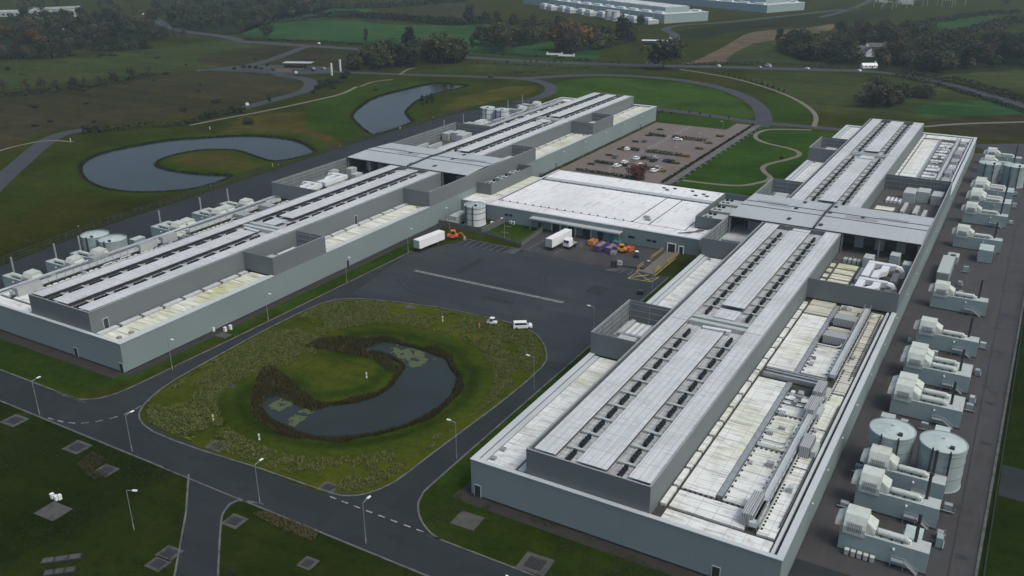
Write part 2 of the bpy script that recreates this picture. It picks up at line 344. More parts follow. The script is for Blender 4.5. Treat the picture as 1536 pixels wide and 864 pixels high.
xs = axis([(-9000,-2500,900),(-2500,-900,200),(-900,-470,40),(-470,bA[0],2.2),(bA[0],bA[1],.9),(bA[1],60,2.4),(60,300,24),(300,9000,700)])
ys = axis([(-3000,0,500),(0,60,12),(60,bA[2],1.6),(bA[2],bA[3],.9),(bA[3],650,2.2),(650,1200,40),(1200,9000,500)])
vs, cs = [], []
for y in ys:
    for x in xs:
        fine = -480 < x < 62 and 58 < y < 655
        z, d, ins = ground_z(x, y) if fine else (0, 99, False)
        c = zone(x, y) if fine else ROUGH
        if d < 11 and not ins:
            k = 1-ss(4, 11, d); lush = (.041,.058,.019) if x > -200 else BANK
            c = tuple(a*(1-k)+b*k for a, b in zip(c, lush))
            if x > -200: c = tuple(a*(1+.22*math.sin(d*1.15)*k) for a in c)
        if ins or d < 1.2: c = (.02,.022,.012)
        vs.append((x, y, z)); cs.append(c)
nx = len(xs); GS = .50
me = bpy.data.meshes.new('ground')
me.from_pydata(vs, [], [(j*nx+i, j*nx+i+1, (j+1)*nx+i+1, (j+1)*nx+i) for j in range(len(ys)-1) for i in range(nx-1)])
ca = me.color_attributes.new('zone', 'FLOAT_COLOR', 'POINT'); ca.data.foreach_set('color', [k for c in cs for k in (c[0]*GS*1.34, c[1]*GS*1.58, c[2]*GS*.56, 1)])
me.polygons.foreach_set('use_smooth', [True]*len(me.polygons)); me.materials.append(M['ground'])
g = bpy.data.objects.new('ground', me); COL.objects.link(g); tag(g, kind='structure')
for p, _ in ponds:
    struct('pond', MB().sheet(offset(p, -2.5 if sum(a[0]*b[1]-b[0]*a[1] for a, b in zip(p, p[1:]+p[:1])) > 0 else 2.5, True), WZ), 'water')

# ------------------------------------------------------------------ far fields
def fld(pts, key, z=.03, s=True):
    p = ats(pts); p = smooth(p, 3, True) if s else p
    struct('field', MB().sheet(p, z), key)
fld([(-40,150),(0,140),(150,122),(300,108),(430,108),(462,118),(468,130),(440,140),(360,160),(250,178),(130,192),(60,200),(-40,235)], 'brown', .02)
fld([(-40,100),(60,92),(160,80),(240,72),(320,62),(420,62),(440,70),(420,80),(370,92),(300,105),(150,118),(0,135),(-40,140)], 'olive', .02)
fld([(300,84),(420,66),(500,70),(640,88),(680,92),(660,98),(520,106),(480,98),(420,92),(330,100)], 'brown', .04)
fld([(366,54),(372,40),(420,34),(520,30),(570,36),(640,38),(700,38),(765,36),(765,62),(705,66),(690,76),(600,70),(480,62)], 'pasture', .05)
fld([(376,31),(400,22),(470,14),(530,10),(560,15),(500,26),(440,31)], 'pasture', .05)
fld([(690,78),(740,64),(840,62),(880,70),(900,82),(885,90),(800,88)], 'pasture', .06)
fld([(610,18),(660,6),(720,8),(720,24),(700,30),(640,26)], 'brown', .05)
fld([(700,100),(720,92),(780,90),(860,96),(960,104),(960,112),(820,112),(720,108),(605,108)], 'olive', .03)
fld([(1000,98),(1040,92),(1090,68),(1130,48),(1210,42),(1250,36),(1240,48),(1170,62),(1140,84),(1100,92)], 'earth', .04)
fld([(1090,88),(1130,66),(1166,62),(1180,82),(1250,98),(1180,100),(1110,96)], 'olive', .06)
fld([(1010,50),(1080,38),(1200,24),(1320,16),(1330,26),(1240,36),(1120,44),(1050,58)], 'darkf', .05)
fld([(1375,110),(1420,104),(1480,98),(1600,92),(1600,150),(1500,140),(1430,122)], 'olive', .06)
fld([(1340,44),(1385,32),(1480,24),(1510,32),(1460,44),(1400,52),(1345,54)], 'pasture', .06)
fld([(1440,64),(1500,50),(1600,40),(1600,58),(1530,64),(1470,68)], 'olive', .06)
fld([(1165,66),(1240,54),(1330,50),(1400,66),(1600,66),(1600,96),(1400,112),(1300,104),(1230,94),(1175,82)], 'darkf', .08)
fld([(0,30),(130,22),(245,34),(235,62),(120,72),(-30,88),(-30,34)], 'darkf', .05)
fld([(245,-8),(480,-6),(500,12),(420,30),(350,52),(280,46)], 'darkf', .05)
fld([(1120,110),(1290,112),(1400,126),(1500,160),(1560,200),(1430,184),(1300,172),(1220,165),(1180,140)], 'olive', .015)
fld([(1390,180),(1600,172),(1600,210),(1470,206)], 'brown', .025)
fld([(1380,158),(1500,150),(1600,156),(1600,172),(1400,176)], 'pasture', .02)

# ------------------------------------------------------------------ roads and hardstanding
def road(name, pts, wd, key, z, conv=True, n=4):
    p = smooth(ats(pts) if conv else pts, n); struct(name, MB().strip(p, wd, z), key); return p
# ring road in front of the campus with its branches
asph = MB()
asph.sheet([(-420,96.2),(60,96.2),(60,105.0),(-420,105.0)], .012)
asph.sheet(ats([(283,712),(395,756),(356,752),(336,768),(330,790),(326,864),(324,960),(235,960),(262,864),(276,800)]), .016)
WK = smooth([(-420,105.2),(-190,105.2),(-184,104.9),(-178.6,104.8),(-173.9,106.3),(-171.3,109.6),(-170.2,115),(-169.9,128),(-169.3,160),(-168.7,224)], 4)
asph.sheet([p for p in WK if p[0] > -189]+ats([(625,452),(562,450),(522,448),(480,456),(400,494),(330,532),(262,570),(228,595),(213,612),(209,628)])+[(-143,104.7),(-188,104.7)], .018)
EK = smooth([(60,104.9),(-70,104.9),(-76,104.9),(-80.6,106.6),(-84.4,109.9),(-86.5,114),(-87,122),(-87,176),(-87,243)], 4)
asph.sheet(ats([(552,740),(592,723),(640,687),(700,642),(760,597),(812,552),(820,532)])+[(-91,176)]+[p for p in EK if p[0] < -71 and p[1] < 178][::-1]+[(-71,104.7),(-104,104.7)], .020)
struct('road', asph, 'asphalt')
yd = MB().sheet([(-168.4,222),(-160.6,238.2),(-137.8,238.2),(-136.8,242.3),(-122,241),(-104.4,241.2),(-96,243),(-86.9,243),(-86.9,176)]+[(-92.7,175.5)]+ats([(812,508),(790,491),(740,476),(650,458),(562,448.5)])+[(-162.5,185.5)], .024)
struct('yard', yd, 'wetasphalt')
struct('parking_bays', MB().sheet([(-160.8,236),(-138.3,236),(-138.3,242.4),(-160.8,242.4)], .02), 'asphalt')
struct('loading_apron', MB().sheet([(-139.6,243),(-136.8,242.4),(-122,241.1),(-104.4,241.3),(-96,243),(-96,264.9),(-140.8,264.9)], .02), 'yard')
struct('service_yard', MB().sheet([(-21.1,131),(5.4,131),(6.9,282),(6.9,470),(-21.1,462)], .012), 'yard')
struct('road', MB().sheet([(-21.1,105),(5.4,105),(5.4,131),(-21.1,131)], .012), 'asphalt')
struct('service_yard', MB().sheet([(-271,119),(-235,119),(-235,460),(-262,478),(-283,430),(-286,336),(-282.5,250),(-280,190),(-273.5,147)], .012), 'asphalt')
struct('car_park', MB().sheet([(-175.4,327),(-126,327),(-126,473),(-137,473),(-137,455),(-175.4,455)], .012), 'carpark')
struct('verge', MB().sheet([(-177.2,327),(-175.4,327),(-175.4,458),(-177.2,458)], .02), 'olive')
road('ring_road', [(440,103),(512,108),(600,111.5),(712,115),(780,118),(812,123),(826,131),(822,140),(800,149),(775,154)], 8, 'farroad', .03)
road('ring_road', [(780,118),(850,114),(920,113),(1000,118),(1060,127),(1105,140),(1136,158),(1146,178),(1140,190)], 9, 'farroad', .034)
road('ring_road', [(960,161),(1040,170),(1130,183),(1200,189),(1275,196)], 8, 'farroad', .038)
road('public_road', [(360,62),(420,66),(512,72),(620,80),(700,86),(800,92),(900,96),(1000,99),(1100,101),(1200,104),(1300,107),(1345,111),(1420,126),(1500,148),(1600,172)], 13, 'farroad', .07)
road('access_road', [(-60,330),(0,272),(28,247),(62,218),(90,202),(130,194)], 9, 'farroad', .03)
road('access_road', [(295,106),(340,103),(380,97),(420,85),(460,70),(490,70)], 9, 'farroad', .05)
road('access_road', [(410,112),(455,118),(466,126),(455,137),(410,150),(360,163)], 9, 'farroad', .05)
road('access_road', [(975,98),(985,84),(992,74),(1010,62),(1012,52),(998,44),(1020,38),(1080,34),(1160,26),(1240,17),(1290,12)], 9, 'farroad', .09)
road('access_road', [(225,22),(240,34),(270,46),(330,54),(365,62)], 12, 'farroad', .07)
road('access_road', [(1230,26),(1262,18),(1300,4),(1310,-6)], 8, 'farroad', .09)
struct('gate_forecourt', MB().sheet(ats([(305,106),(330,101),(380,97),(440,98),(500,101),(498,110),(420,112),(370,108)]), .045), 'farroad')
struct('road', MB().sheet([(-10,462),(8,470),(60,500),(150,560),(150,590),(40,520),(-25,480)], .03), 'farroad')
struct('road', MB().sheet([(7.3,168),(60,168),(60,180),(7.3,180)], .012), 'asphalt')
for x0, x1, y0, y1 in ((-81.4,-78.66,116.4,119),(-78.6,-20.9,116.2,118.9),(-177.2,-174.6,118,326),(-238,-177.2,115.8,118.9),(-81.2,-78.66,119,246)):
    struct('gravel_margin', MB().sheet([(x0,y0),(x1,y0),(x1,y1),(x0,y1)], .03), 'margin')
# footpaths
road('footpath', [(-40,240),(0,226),(30,218),(70,211),(110,213)], 2, 'gravel', .05)
road('footpath', [(285,188),(330,179),(400,166),(470,151),(512,141),(535,130)], 2.6, 'gravel', .05)
road('footpath', [(1020,104),(1070,112),(1110,120),(1160,135),(1195,150),(1216,164),(1224,176),(1221,190)], 2.6, 'gravel', .05)
road('footpath', [(1386,190),(1440,186),(1500,184),(1600,181)], 3, 'gravel', .05)
road('footpath', Zp([(580,585),(510,583),(440,582),(380,585),(335,600),(330,622),(370,642),(430,657),(480,668),(520,684),(522,700),(480,716),(420,730),(375,743),(360,758),(372,778),(392,795),(385,810),(340,823),(280,834),(210,834),(120,826),(0,812)], 1024, 0, 3), 2.2, 'gravel', .05)
road('footpath', [(600,112),(612,104),(624,102)], 2, 'gravel', .05); road('footpath', [(540,130),(560,123),(590,119)], 2, 'gravel', .05)
p_ = [(-125.2,342),(-125.2,474)]
struct('footpath', MB().strip(p_, 2.2, .05), 'kerb')
# kerbs (real steps) round the lawn, verges and branches
def kerb(pts, closed=False, wd=.34, h=.14, conv=False):
    pts = ats(pts) if conv else pts
    l, r = offset(pts, wd/2, closed), offset(pts, -wd/2, closed); mb = MB(); n = len(pts)
    for i in range(n if closed else n-1):
        j = (i+1) % n; mb.prism([l[i], r[i], r[j], l[j]], 0, h)
    struct('kerb', mb, 'kerb')
kerb(island, True)
kerb([(-420,96),(-136.5,96)]); kerb([(-116,96),(60,96)])
kerb(WK); kerb(EK)
kerb([at(283,712), at(279,770), at(262,864), at(240,960)]); kerb(smooth([at(395,757), at(356,751), at(337,766), at(331,790), at(327,864), at(322,960)], 2))
kerb([(-160.8,242.5),(-138.6,242.5)])
struct('kerb', MB().strip([(-136.5,96),(-116,96)], .3, .03), 'kerb')
kerb([(5.6,105),(5.6,131),(7.1,282),(7.1,460)], h=.2, wd=.5)
rm = MB(); rr = random.Random(3)
for k in range(26):
    cx, cy, r_, a0 = rr.uniform(-155,-100), rr.uniform(188,236), rr.uniform(9,34), rr.uniform(0,6.28); sp = rr.uniform(.5,1.5)
    for dr_ in (0, 1.9):
        pts = [(cx+(r_+dr_)*math.cos(a0+sp*i/8), cy+(r_+dr_)*math.sin(a0+sp*i/8)) for i in range(9)]
        if all(-158 < p[0] < -92 and 187 < p[1] < 238 for p in pts) and not any(inside(p, island) for p in pts): rm.strip(pts, .28, .0262+.0001*k+.00005*dr_)
tag(rm.build('tyre_marks', 'tyremark'), kind='structure')
pm = MB()
for x0, x1, y0, y1 in ((-128,-118,201,203.2),(-146,-143.4,214,229),(-104,-99,220,226),(-121,-116,98,99.6),(-150,-139,101,103),(-60,-48,98,100),(-98.5,-96.8,97,104),(-168,-166.5,130,150),(-89.5,-88.2,130,146)): pm.sheet([(x0,y0),(x1,y0),(x1,y1),(x0,y1)], .0295)
tag(pm.build('asphalt_patches', 'tyremark'), kind='structure')
# painted markings
mk = MB()
def dashes(pts, a, b, wd, z=.034):
    pts = [Vector(p) for p in pts]; L = 0; on = True
    tot = sum((q-p).length for p, q in zip(pts, pts[1:])); acc = 0; segs = []
    def pos(s):
        for p, q in zip(pts, pts[1:]):
            l = (q-p).length
            if s <= l: return p+(q-p)*(s/l), (q-p).normalized()
            s -= l
        return pts[-1], (pts[-1]-pts[-2]).normalized()
    s = 0
    while s+a <= tot:
        (p, t), (q, _) = pos(s), pos(s+a); nrm = Vector((-t.y, t.x))*wd/2
        mk.sheet([tuple(p+nrm), tuple(p-nrm), tuple(q-nrm), tuple(q+nrm)], z); s += a+b
dashes(ats([(495,745),(560,770),(640,800)]), 1.5, 1.35, .32)
dashes(smooth(ats([(72,627),(95,633),(122,635),(152,631),(182,623),(208,611),(228,597)]), 4), 1.6, 1.3, .3)
for dy in (0, .8): mk.strip([(-157.5,209.2+dy),(-105.8,209.4+dy)], .34, .034)
mk.strip([(-157.5,209.6),(-105.8,209.8)], .5, .030, mi=1)
for k in range(8): mk.strip([(-159.6+2.52*k,237.0),(-159.2+2.52*k,241.9)], .16, .028)
for k in range(2): mk.strip([(-101.5+2.7*k,238.9),(-101.1+2.7*k,242.3)], .18, .028)
for x in (-136.6,-133.2,-126.8): mk.strip([(x,244),(x+.4,255)], .14, .03)
mk.strip([(-156.2,348),(-156.1,455)], .5, .03)
for y in range(344, 452, 11):
    for s_ in (-1, 1): mk.strip([(-156.2+s_*1.5,y),(-156.2+s_*1.5,y+6)], .25, .03)
for x in []:
    for y in (352, 366, 383, 397, 414, 432):
        if abs(x+156.2) > 3: mk.strip([(x,y),(x,y+4.4)], .09, .026)
tag(mk.build('road_markings', ['paint', 'kerb']), kind='structure')
ym = MB()
for a, b in (((-97.5,236.3),(-90.2,236.9)), ((-90.2,236.9),(-89.6,241.6)), ((-96.8,241.9),(-90,236.9)), ((-93,242),(-97.5,236.3)), ((-97,241.8),(-97.4,236.3)), ((-93,236.7),(-89.6,241.6)), ((-96.5,238.7),(-93.2,242)), ((-97.3,242.2),(-97.3,257)), ((-91.2,242),(-91.2,260))):
    ym.strip([a, b], .22, .03)
tag(ym.build('road_markings', 'yellow'), kind='structure')
# joint drain along the service yard
struct('drain_channel', MB().strip([(1.7,131),(1.5,300),(1.6,455)], .35, .02), 'darkcover')

# ------------------------------------------------------------------ the two data halls
def data_hall(x_in, s, label):
    Y0, Y1 = 119.0, 458.5
    T = thing('data_hall', (x_in+s*28.7, 289, 0), label, 'building', 'H-shaped campus halls')
    off = (x_in+s*28.7, 289, 0)
    X = lambda u: x_in+s*u
    def bx(mb, u0, u1, y0, y1, z0, z1, mi=0, top=None): return mb.box(X(u0), X(u1), y0, y1, z0, z1, mi, top)
    def part(name, mb, mats, p=T, label=None):
        o = mb.build(name, mats, p, off)
        if label: o['label'] = label
        return o
    B = lambda *a, **k: bx(MB(), *a, **k)
    # shell
    wl = MB()
    bx(wl,0,.3,Y0,Y1,.35,7.75); bx(wl,57.2,57.5,Y0,Y1,.35,7.75); bx(wl,.3,57.2,Y0,Y0+.3,.35,7.75); bx(wl,.3,57.2,Y1-.3,Y1,.35,7.75)
    wall = part('outer_wall', wl, 'wall')
    pl = MB(); bx(pl,-.06,.3,Y0-.06,Y1+.06,0,.34); bx(pl,57.2,57.56,Y0-.06,Y1+.06,0,.34); bx(pl,.3,57.2,Y0-.06,Y0+.3,0,.34); bx(pl,.3,57.2,Y1-.3,Y1+.06,0,.34)
    part('plinth', pl, 'dark')
    for a, b in ((Y0-.1,170.1),(192.4,246.3),(323.6,378.6),(402.2,Y1+.1)): part('coping', B(-.12,1.25,a,b,7.752,7.93), 'coping')
    for a, b in ((Y0-.1,228.9),(350.1,Y1+.1)): part('coping', B(56.45,57.62,a,b,7.752,7.93), 'coping'); part('gutter_edge', B(55.35,55.9,a+1.2,b-.1,7.102,7.66), 'coping')
    for a, b in ((Y0-.1,119.85),(Y1-2.2,Y1+.1)): part('coping', B(1.26,56.44,a,b,7.752,7.92), 'coping')
    part('roof_base', B(.31,57.19,Y0+.31,Y1-.31,6.9,7.1), 'darkgap')
    # low roof membrane, laid in panels with open gutters between them
    def panel(u0, u1, y0, y1, key='membrane', z=7.5): return part('roof_panel', B(u0,u1,y0,y1,7.102,z), key)
    inner_key = 'moss' if s < 0 else 'membrane'
    for a, b in ((120,169.8),(192.7,246),(323.8,378.3),(402.5,456.2)):
        panel(1.3, 2.5, a, b, 'coping', 7.62)
        panel(2.7, 8.6, a, b, inner_key)
        y = a
        while y < b-.5:
            y2 = min(y+6.6, b)
            panel(9.25, 10.7, y+.4, y2-.5, 'cover', 7.72); y += 6.6
    panel(36.9, 55.0, 120.1, 123.3); panel(36.9, 49.9, 124.2, 129.6)
    for a, b in ((130.4,178.6),(184.6,218.2)):
        panel(36.9, 42.9, a, b)
    for a, b in ((219.2,228.8),): panel(36.9, 42.9, a, b, 'beige')
    for a, b in ((130.4,150.2),(150.9,164.2),(164.9,174.5),(185.2,201.2)): panel(44.3, 50.0, a, b)
    for a, b in ((208.5,213.5),(219,228.6)): panel(44.3, 50.0, a, b, 'beige')
    for a, b in ((124.2,146.5),(147,162),(162.6,178.2),(179,190),(190.4,204),(204.4,227)): panel(52.0, 54.9, a, b, 'beige' if a > 178 else 'membrane')
    y = 124.2
    while y < 226:
        panel(35.3, 36.3, y, min(y+5.6, 228), 'membrane', 7.65); y += 6.4
    panel(36.8,43.0,362,378); panel(36.8,43.0,378.6,446,'membrane'); panel(36.8,43.0,351,361,'moss'); panel(36.8,55,449,456.2)
    for k in range(8): panel(44.4, 49.6, 352+11.6*k, 352+11.6*k+(9.5 if k % 2 else 7.5))
    for k in range(5): panel(52.2, 55, 351+19*k, 351+19*k+16)
    y = 351
    while y < 455:
        panel(35.3, 36.3, y, min(y+5.6, 456), 'membrane', 7.65); y += 6.4
    # penthouse shells, plant deck and pale roof covers
    for a, b in ((119.9,270.3),(299.7,453.4)):
        ph = MB(); bx(ph,11.3,11.6,a,b,7.102,13.1); bx(ph,34.7,35,a,b,7.102,13.1); bx(ph,11.6,34.7,a,a+.3,7.102,13.1); bx(ph,11.6,34.7,b-.3,b,7.102,13.1)
        pw = part('penthouse_wall', ph, 'grey')
        tr = MB(); bx(tr,11.25,11.65,a-.04,b+.04,13.102,13.17); bx(tr,34.66,35.05,a-.04,b+.04,13.102,13.17); bx(tr,11.66,34.65,a-.04,a+.3,13.102,13.17); bx(tr,11.66,34.65,b-.3,b+.04,13.102,13.17)
        part('wall_cap', tr, 'canopy_dark', pw)
        part('plant_deck', B(11.61,34.69,a+.31,b-.31,11.5,11.7), 'deck')
    def cover(u0, u1, y0, y1, z=13.1):
        part('roof_cover', B(u0,u1,y0,y1,z-.14,z), 'cover')
    for a, b in ((120.9,187.3),(187.5,270.2),(299.9,380.2),(380.5,453.0)):
        cover(12.4,16.6,a,b,13.09); cover(30.6,34.6,a,b,13.14)
    for a, b in ((120.9,184.4),(200.6,266.1),(303.6,369.2),(384.6,451.6)): cover(20.9,26.5,a,b,13.14)
    for a, b, z in ((193,198.8,12.9),(371.5,377,12.85),(267.3,269.5,12.9)): cover(21.2,26.3,a,b,z)
    for y in (188.6, 191.2): part('air_duct', B(16.8,30.4,y,y+1.5,11.71,12.8), 'unit')
    for y in (379.0, 381.6): part('air_duct', B(16.8,30.4,y,y+1.2,11.71,12.7), 'unit')
    part('air_duct', MB().tube([(X(21),186.3,12.7),(X(27.5),186.9,12.7)], .42, 10), 'duct')
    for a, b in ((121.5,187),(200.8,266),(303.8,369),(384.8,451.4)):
        for u in (16.45, 20.95, 26.37, 30.65): part('shade_strip', B(u,u+.09,a,b,12.5,12.94), 'dark')  # added dark strips that stand in for the shade line under the cover edges
    # fan banks (four fans each) and the cross ducts between them
    fb = MB(); cd = MB()
    for i in range(4):
        fb.box(-.31,.31,-1.95+i*1.02,-1.95+i*1.02+.84,0,.9)
        fb.tube([(0,-1.54+i*1.02,.9),(0,-1.54+i*1.02,1.02)], .36, 8)
    cd.box(-2.1,2.1,-.32,.32,0,.55); cd.box(-1.1,-.75,-2.6,2.6,.002,.16); cd.box(.7,1.0,-2.6,2.6,.002,.12)
    ys = [123+5.92*k for k in range(11)]+[197.7+5.9*k for k in range(12)]+[307.6+5.95*k for k in range(12)]+[388.7+6.1*k for k in range(11)]
    f0 = c0 = None
    for u in (18.1+.55, 28.6):
        for y in ys:
            loc = (X(u)-off[0], y-off[1], 11.7)
            if f0 is None: f0 = fb.build('fan_bank', 'black', T); f0.location = loc
            else: dup(f0, loc, parent=T)
            if y in (ys[10], ys[22], ys[34], ys[45]): continue
            loc = (X(u)-off[0], y+2.95-off[1], 11.7)
            if c0 is None: c0 = cd.build('cross_duct', 'unit', T); c0.location = loc
            else: dup(c0, loc, parent=T)
    # crossbar roof on columns
    cr = MB()
    def slope(u0, u1, mi=0):
        a, r, b = (270.5,13.42), (285,13.95), (299.6,13.42); t = .22
        P = [(y, z) for y, z in (a, r, b)]
        xs_ = sorted((X(u0), X(u1)))
        v = [(x, y, z-d) for x in xs_ for d in (0, t) for y, z in P]
        cr.raw(v, [(0,6,7,1),(1,7,8,2),(4,10,9,3),(5,11,10,4),(0,3,9,6),(8,11,5,2),(0,1,4,3),(1,2,5,4),(9,10,7,6),(10,11,8,7)], mi)
    slope(.3, 26.6); slope(27.0, 57.2)
    can = part('crossbar_roof', cr, 'canopy')
    zr = lambda y: 13.95-.53*abs(y-285)/14.5
    for u0, u1, y0, y1 in ((33,42.5,284.6,287.6),(42.5,51,287.7,290.8),(4,14,289.3,291.3),(8,16,286.2,287.6)):
        part('roof_patch', B(u0,u1,y0,y1,min(zr(y0),zr(y1))-.05,max(zr(y0),zr(y1))+.02), 'canopy_dark', can)
    se = MB()
    for y in (283.2, 288.7): bx(se,.4,57.1,y,y+.32,zr(y)-.1,zr(y)+.13)
    bx(se,.3,57.2,270.42,270.62,13.1,13.5)
    part('roof_seam', se, 'dark', can)
    part('ridge_pipe', MB().tube([(X(26.8),y,zr(y)+.42) for y in (270.2,274,279,285,291,296,300)], .3, 8), 'dark', can)
    for u, y in ((18,275.8),(17.4,287.2),(18,296.4),(28,274.6),(27.9,287.9),(28,296.2),(38,287.4)):
        part('roof_hatch', B(u-.55,u+.55,y-1.0,y+1.0,zr(y)-.2,zr(y)+.2), 'black', can)
    for y in (270.9, 299.1):
        for u in (.8, 11.0, 35.4, 46, 56.6): part('column', B(u-.18,u+.18,y-.18,y+.18,7.51,13.2), 'steel')
    part('crossbar_core', B(4,53,279,291,7.52,12.9), 'inner')
    for u in (38, 44, 50): part('plant_cabinet', B(u,u+2.6,277,279-.01,7.52,11.3), 'unit')
    part('plant_cabinet', B(5,9,277,278.99,7.52,10.6), 'unit')
    # plant courts: screen walls with rails inside, floor, and the machines they hide
    def court(u0, u1, y0, y1, sides, key='grey'):
        part('court_floor', B(min(u0,u1)+.3, max(u0,u1)-.05, y0+.3, y1-.3, 7.51, 7.56), 'deck' if u0 < 20 else 'concrete')
        wb = MB(); rails = MB(); z0, z1 = 7.752, 13.1; t = .25
        inn = u0 < 20
        ue, uo = (u0, u0+t) if inn else (u1-t, u1)
        ui = u0+t if inn else u1-t-.08
        if 'o' in sides:
            bx(wb,ue,uo,y0,y1,z0,z1)
            for z in (9.0,10.3,11.6,12.7): bx(rails,ui,ui+.08,y0+t,y1-t,z,z+.14)
            y = y0+t+.1
            while y < y1-1: bx(rails,ui+.001,ui+.2,y,y+.16,7.6,13.0); y += 5.4
        a, b = (u0+t, u1) if inn else (u0, u1-t)
        if 's' in sides:
            bx(wb,a,b,y0,y0+t,z0,z1)
            for z in (9.0,10.6,12.2): bx(rails,a+.3,b-.3,y0+t,y0+t+.08,z,z+.14)
        if 'n' in sides:
            bx(wb,a,b,y1-t,y1,z0,z1)
            for z in (9.0,10.6,12.2): bx(rails,a+.3,b-.3,y1-t-.08,y1-t,z,z+.16)
            k = a+.3
            while k < b-.3: bx(rails,k,k+.14,y1-t-.14,y1-t-.081,7.6,13.0); k += 5
        c = part('court_wall', wb, key)
        part('wall_rail', rails, 'steel', c)
        part('wall_cap', B(ue-.05,uo+.05,y0-.05,y1+.05,13.102,13.17) if 'o' in sides else MB().box(X(a),X(b),y0,y0+t,13.102,13.16), 'canopy_dark', c)
    court(0, 11.29, 170.2, 192.2, 'osn'); court(0, 11.29, 246.4, 323.4, 'osn'); court(0, 11.29, 378.8, 402.0, 'osn')
    court(35.01, 57.5, 229.0, 350.0, 'osn')
    def unit(u0, u1, y0, y1, z1, key='unit', z0=7.57, name='air_handler'): return part(name, B(u0,u1,y0,y1,z0,z1), key)
    for yb in (173.5, 250, 311, 391):
        for k, key in enumerate(('louvre','unit','unit','louvre')): unit(1.9+2.15*k, 1.9+2.15*k+2.1, yb-1.5, yb+4.6, 9.9 if k in (0,3) else 10.3, key)
    for k in range(5): unit(3.4+1.5*k, 4.3+1.5*k, 182, 189.2, 8.8, 'duct', name='pipe_rack')
    unit(2,8.5,180.2,181.2,9.4,'steel',name='air_duct'); unit(2,3,181.5,189.8,9.1,'unit',name='air_duct')
    for yb in (258, 317): unit(2.2,8,yb,yb+1.2,9.6,'steel',name='air_duct')
    # south outer court: mossy roof panels on the inner side, white supply ducts on the outer
    for k, (a, b) in enumerate(((231,238.5),(239.5,245),(246,249.5),(250.5,254),(255,259))):
        part('roof_panel', B(37.4,42.8,a,b,7.57,7.85), 'moss'); part('roof_panel', B(35.4,36.7,a+.3,b-.6,7.57,7.8), 'moss')
    for k in range(4): unit(38+1.3*k,38.9+1.3*k,261,263,8.7,'unit')
    for yb, L_ in ((231.5, 11.5), (244.5, 13.0)):
        PX = lambda pts: [(X(u), yb+f*L_) for u, f in pts]
        part('air_duct', MB().prism(PX([(45.7,0),(47.6,0),(47.6,.84),(45.7,.84)]), 9.3, 10.8), 'duct')
        part('air_duct', MB().prism(PX([(48.2,0),(50.0,0),(50.0,.34),(51.5,.5),(51.5,.84),(49.6,.84),(49.6,.58),(48.2,.42)]), 9.3, 10.7), 'duct')
        part('air_duct', MB().prism(PX([(45.7,.845),(52.9,.845),(52.9,.98),(45.7,.98)]), 9.4, 10.9), 'duct')
        part('air_duct', MB().tube([(X(52.9),yb+.91*L_,10.2),(X(54.0),yb+.91*L_,10.0),(X(54.6),yb+.91*L_,9.2),(X(54.8),yb+.91*L_,7.6)], .9, 8), 'duct')
        unit(53,54.7,yb+.5,yb+L_*.62,10.2,'louvre'); unit(44.2,45.4,yb,yb+L_*.8,9.3,'steel')
    unit(43.6,46.2,259.5,263.5,10.6); unit(54.2,56.4,258.5,262,10.8); unit(50,52.6,264.5,268,10.9)
    # north outer court
    for k, (a, b) in enumerate(((301,306),(307,313),(314,319),(320.5,325))): part('roof_panel', B(36.6,42.6,a,b,7.57,7.85), 'moss')
    for k in range(4): unit(38.4+1.35*k,39.3+1.35*k,331,336,8.5,'duct')
    for q in ((43.8,46.4,302,306,10.3),(46.8,51.8,303,307,10.6),(52.4,55.8,302.5,306.5,10.2),(43.5,47.4,334,342,11.2),(47.6,51.6,337,343,11.4),(52.4,56,336,343,10.8),(49,50.4,316,326,9.4),(52.2,53.4,312,320,9.9),(45,46.2,318,330,8.9)): unit(*q)
    # equipment on the outer low roof
    for a, b in ((124.6,176),(184.5,226),(353,447)):
        part('roof_duct', B(50.5,51.75,a,b,8.1,8.9), 'coping')
        rl = MB(); y = a
        while y <= b:
            for u in (50.35, 51.8): bx(rl,u,u+.09,y,y+.09,7.5,10.0)
            y += 2.6
        for u in (50.35, 51.8):
            for z in (9.3, 9.95): bx(rl,u,u+.07,a,b,z,z+.07)
        part('guard_rail', rl, 'steel')
    for u, y, dy in ((49,125.2,7.2),(52.2,150.5,5.2),(49.6,165,6.2),(49.4,173.2,5.6)):
        unit(u,u+1.9,y,y+dy,9.9,'grille',7.51,'rooftop_unit'); unit(u+2.0,u+2.9,y+.6,y+dy-.6,8.9,'unit',7.51,'rooftop_unit')
    for y in (203, 214.5): unit(45.0,50.2,y,y+3.4,9.5,'grille',7.51,'rooftop_unit')
    for k, y in enumerate((354,366,377,389,400,412,424,436)):
        unit(52.3,54.6,y,y+5+(k%3),8.4+.5*(k%3),('unit','grille','steel')[k%3],7.51,'rooftop_unit')
        for q in range(3): unit(44.8+1.5*q,45.9+1.5*q,y+1,y+3.4,8.2,'duct',7.51,'rooftop_unit')
    for y0, y1, z in ((179.2,179.9,8.5),(181.4,182.0,8.2),(182.9,183.3,8.0)): part('cable_tray', B(37.5,50.3,y0,y1,7.55,z), 'steel')
    for a, b in ((131,178.9),(183.6,227),(352,446)): part('cable_tray', B(43.1,44.1,a,b,7.11,7.72), 'steel')
    ft = MB()
    for y in [131+1.9*k for k in range(50)]:
        if not 178 < y < 185: ft.box(X(44.45),X(44.75),y,y+.55,7.5,7.66); ft.box(X(49.4),X(49.75),y+.3,y+.8,7.5,7.64)
    for y in [125.5+1.1*k for k in range(92)]:
        if noise.noise((y*.2, s, 0)) > -.15: ft.box(X(52.3),X(52.6),y,y+.45,7.5,7.64)
        if y > 185: ft.box(X(54.2),X(54.55),y,y+.5,7.5,7.64)
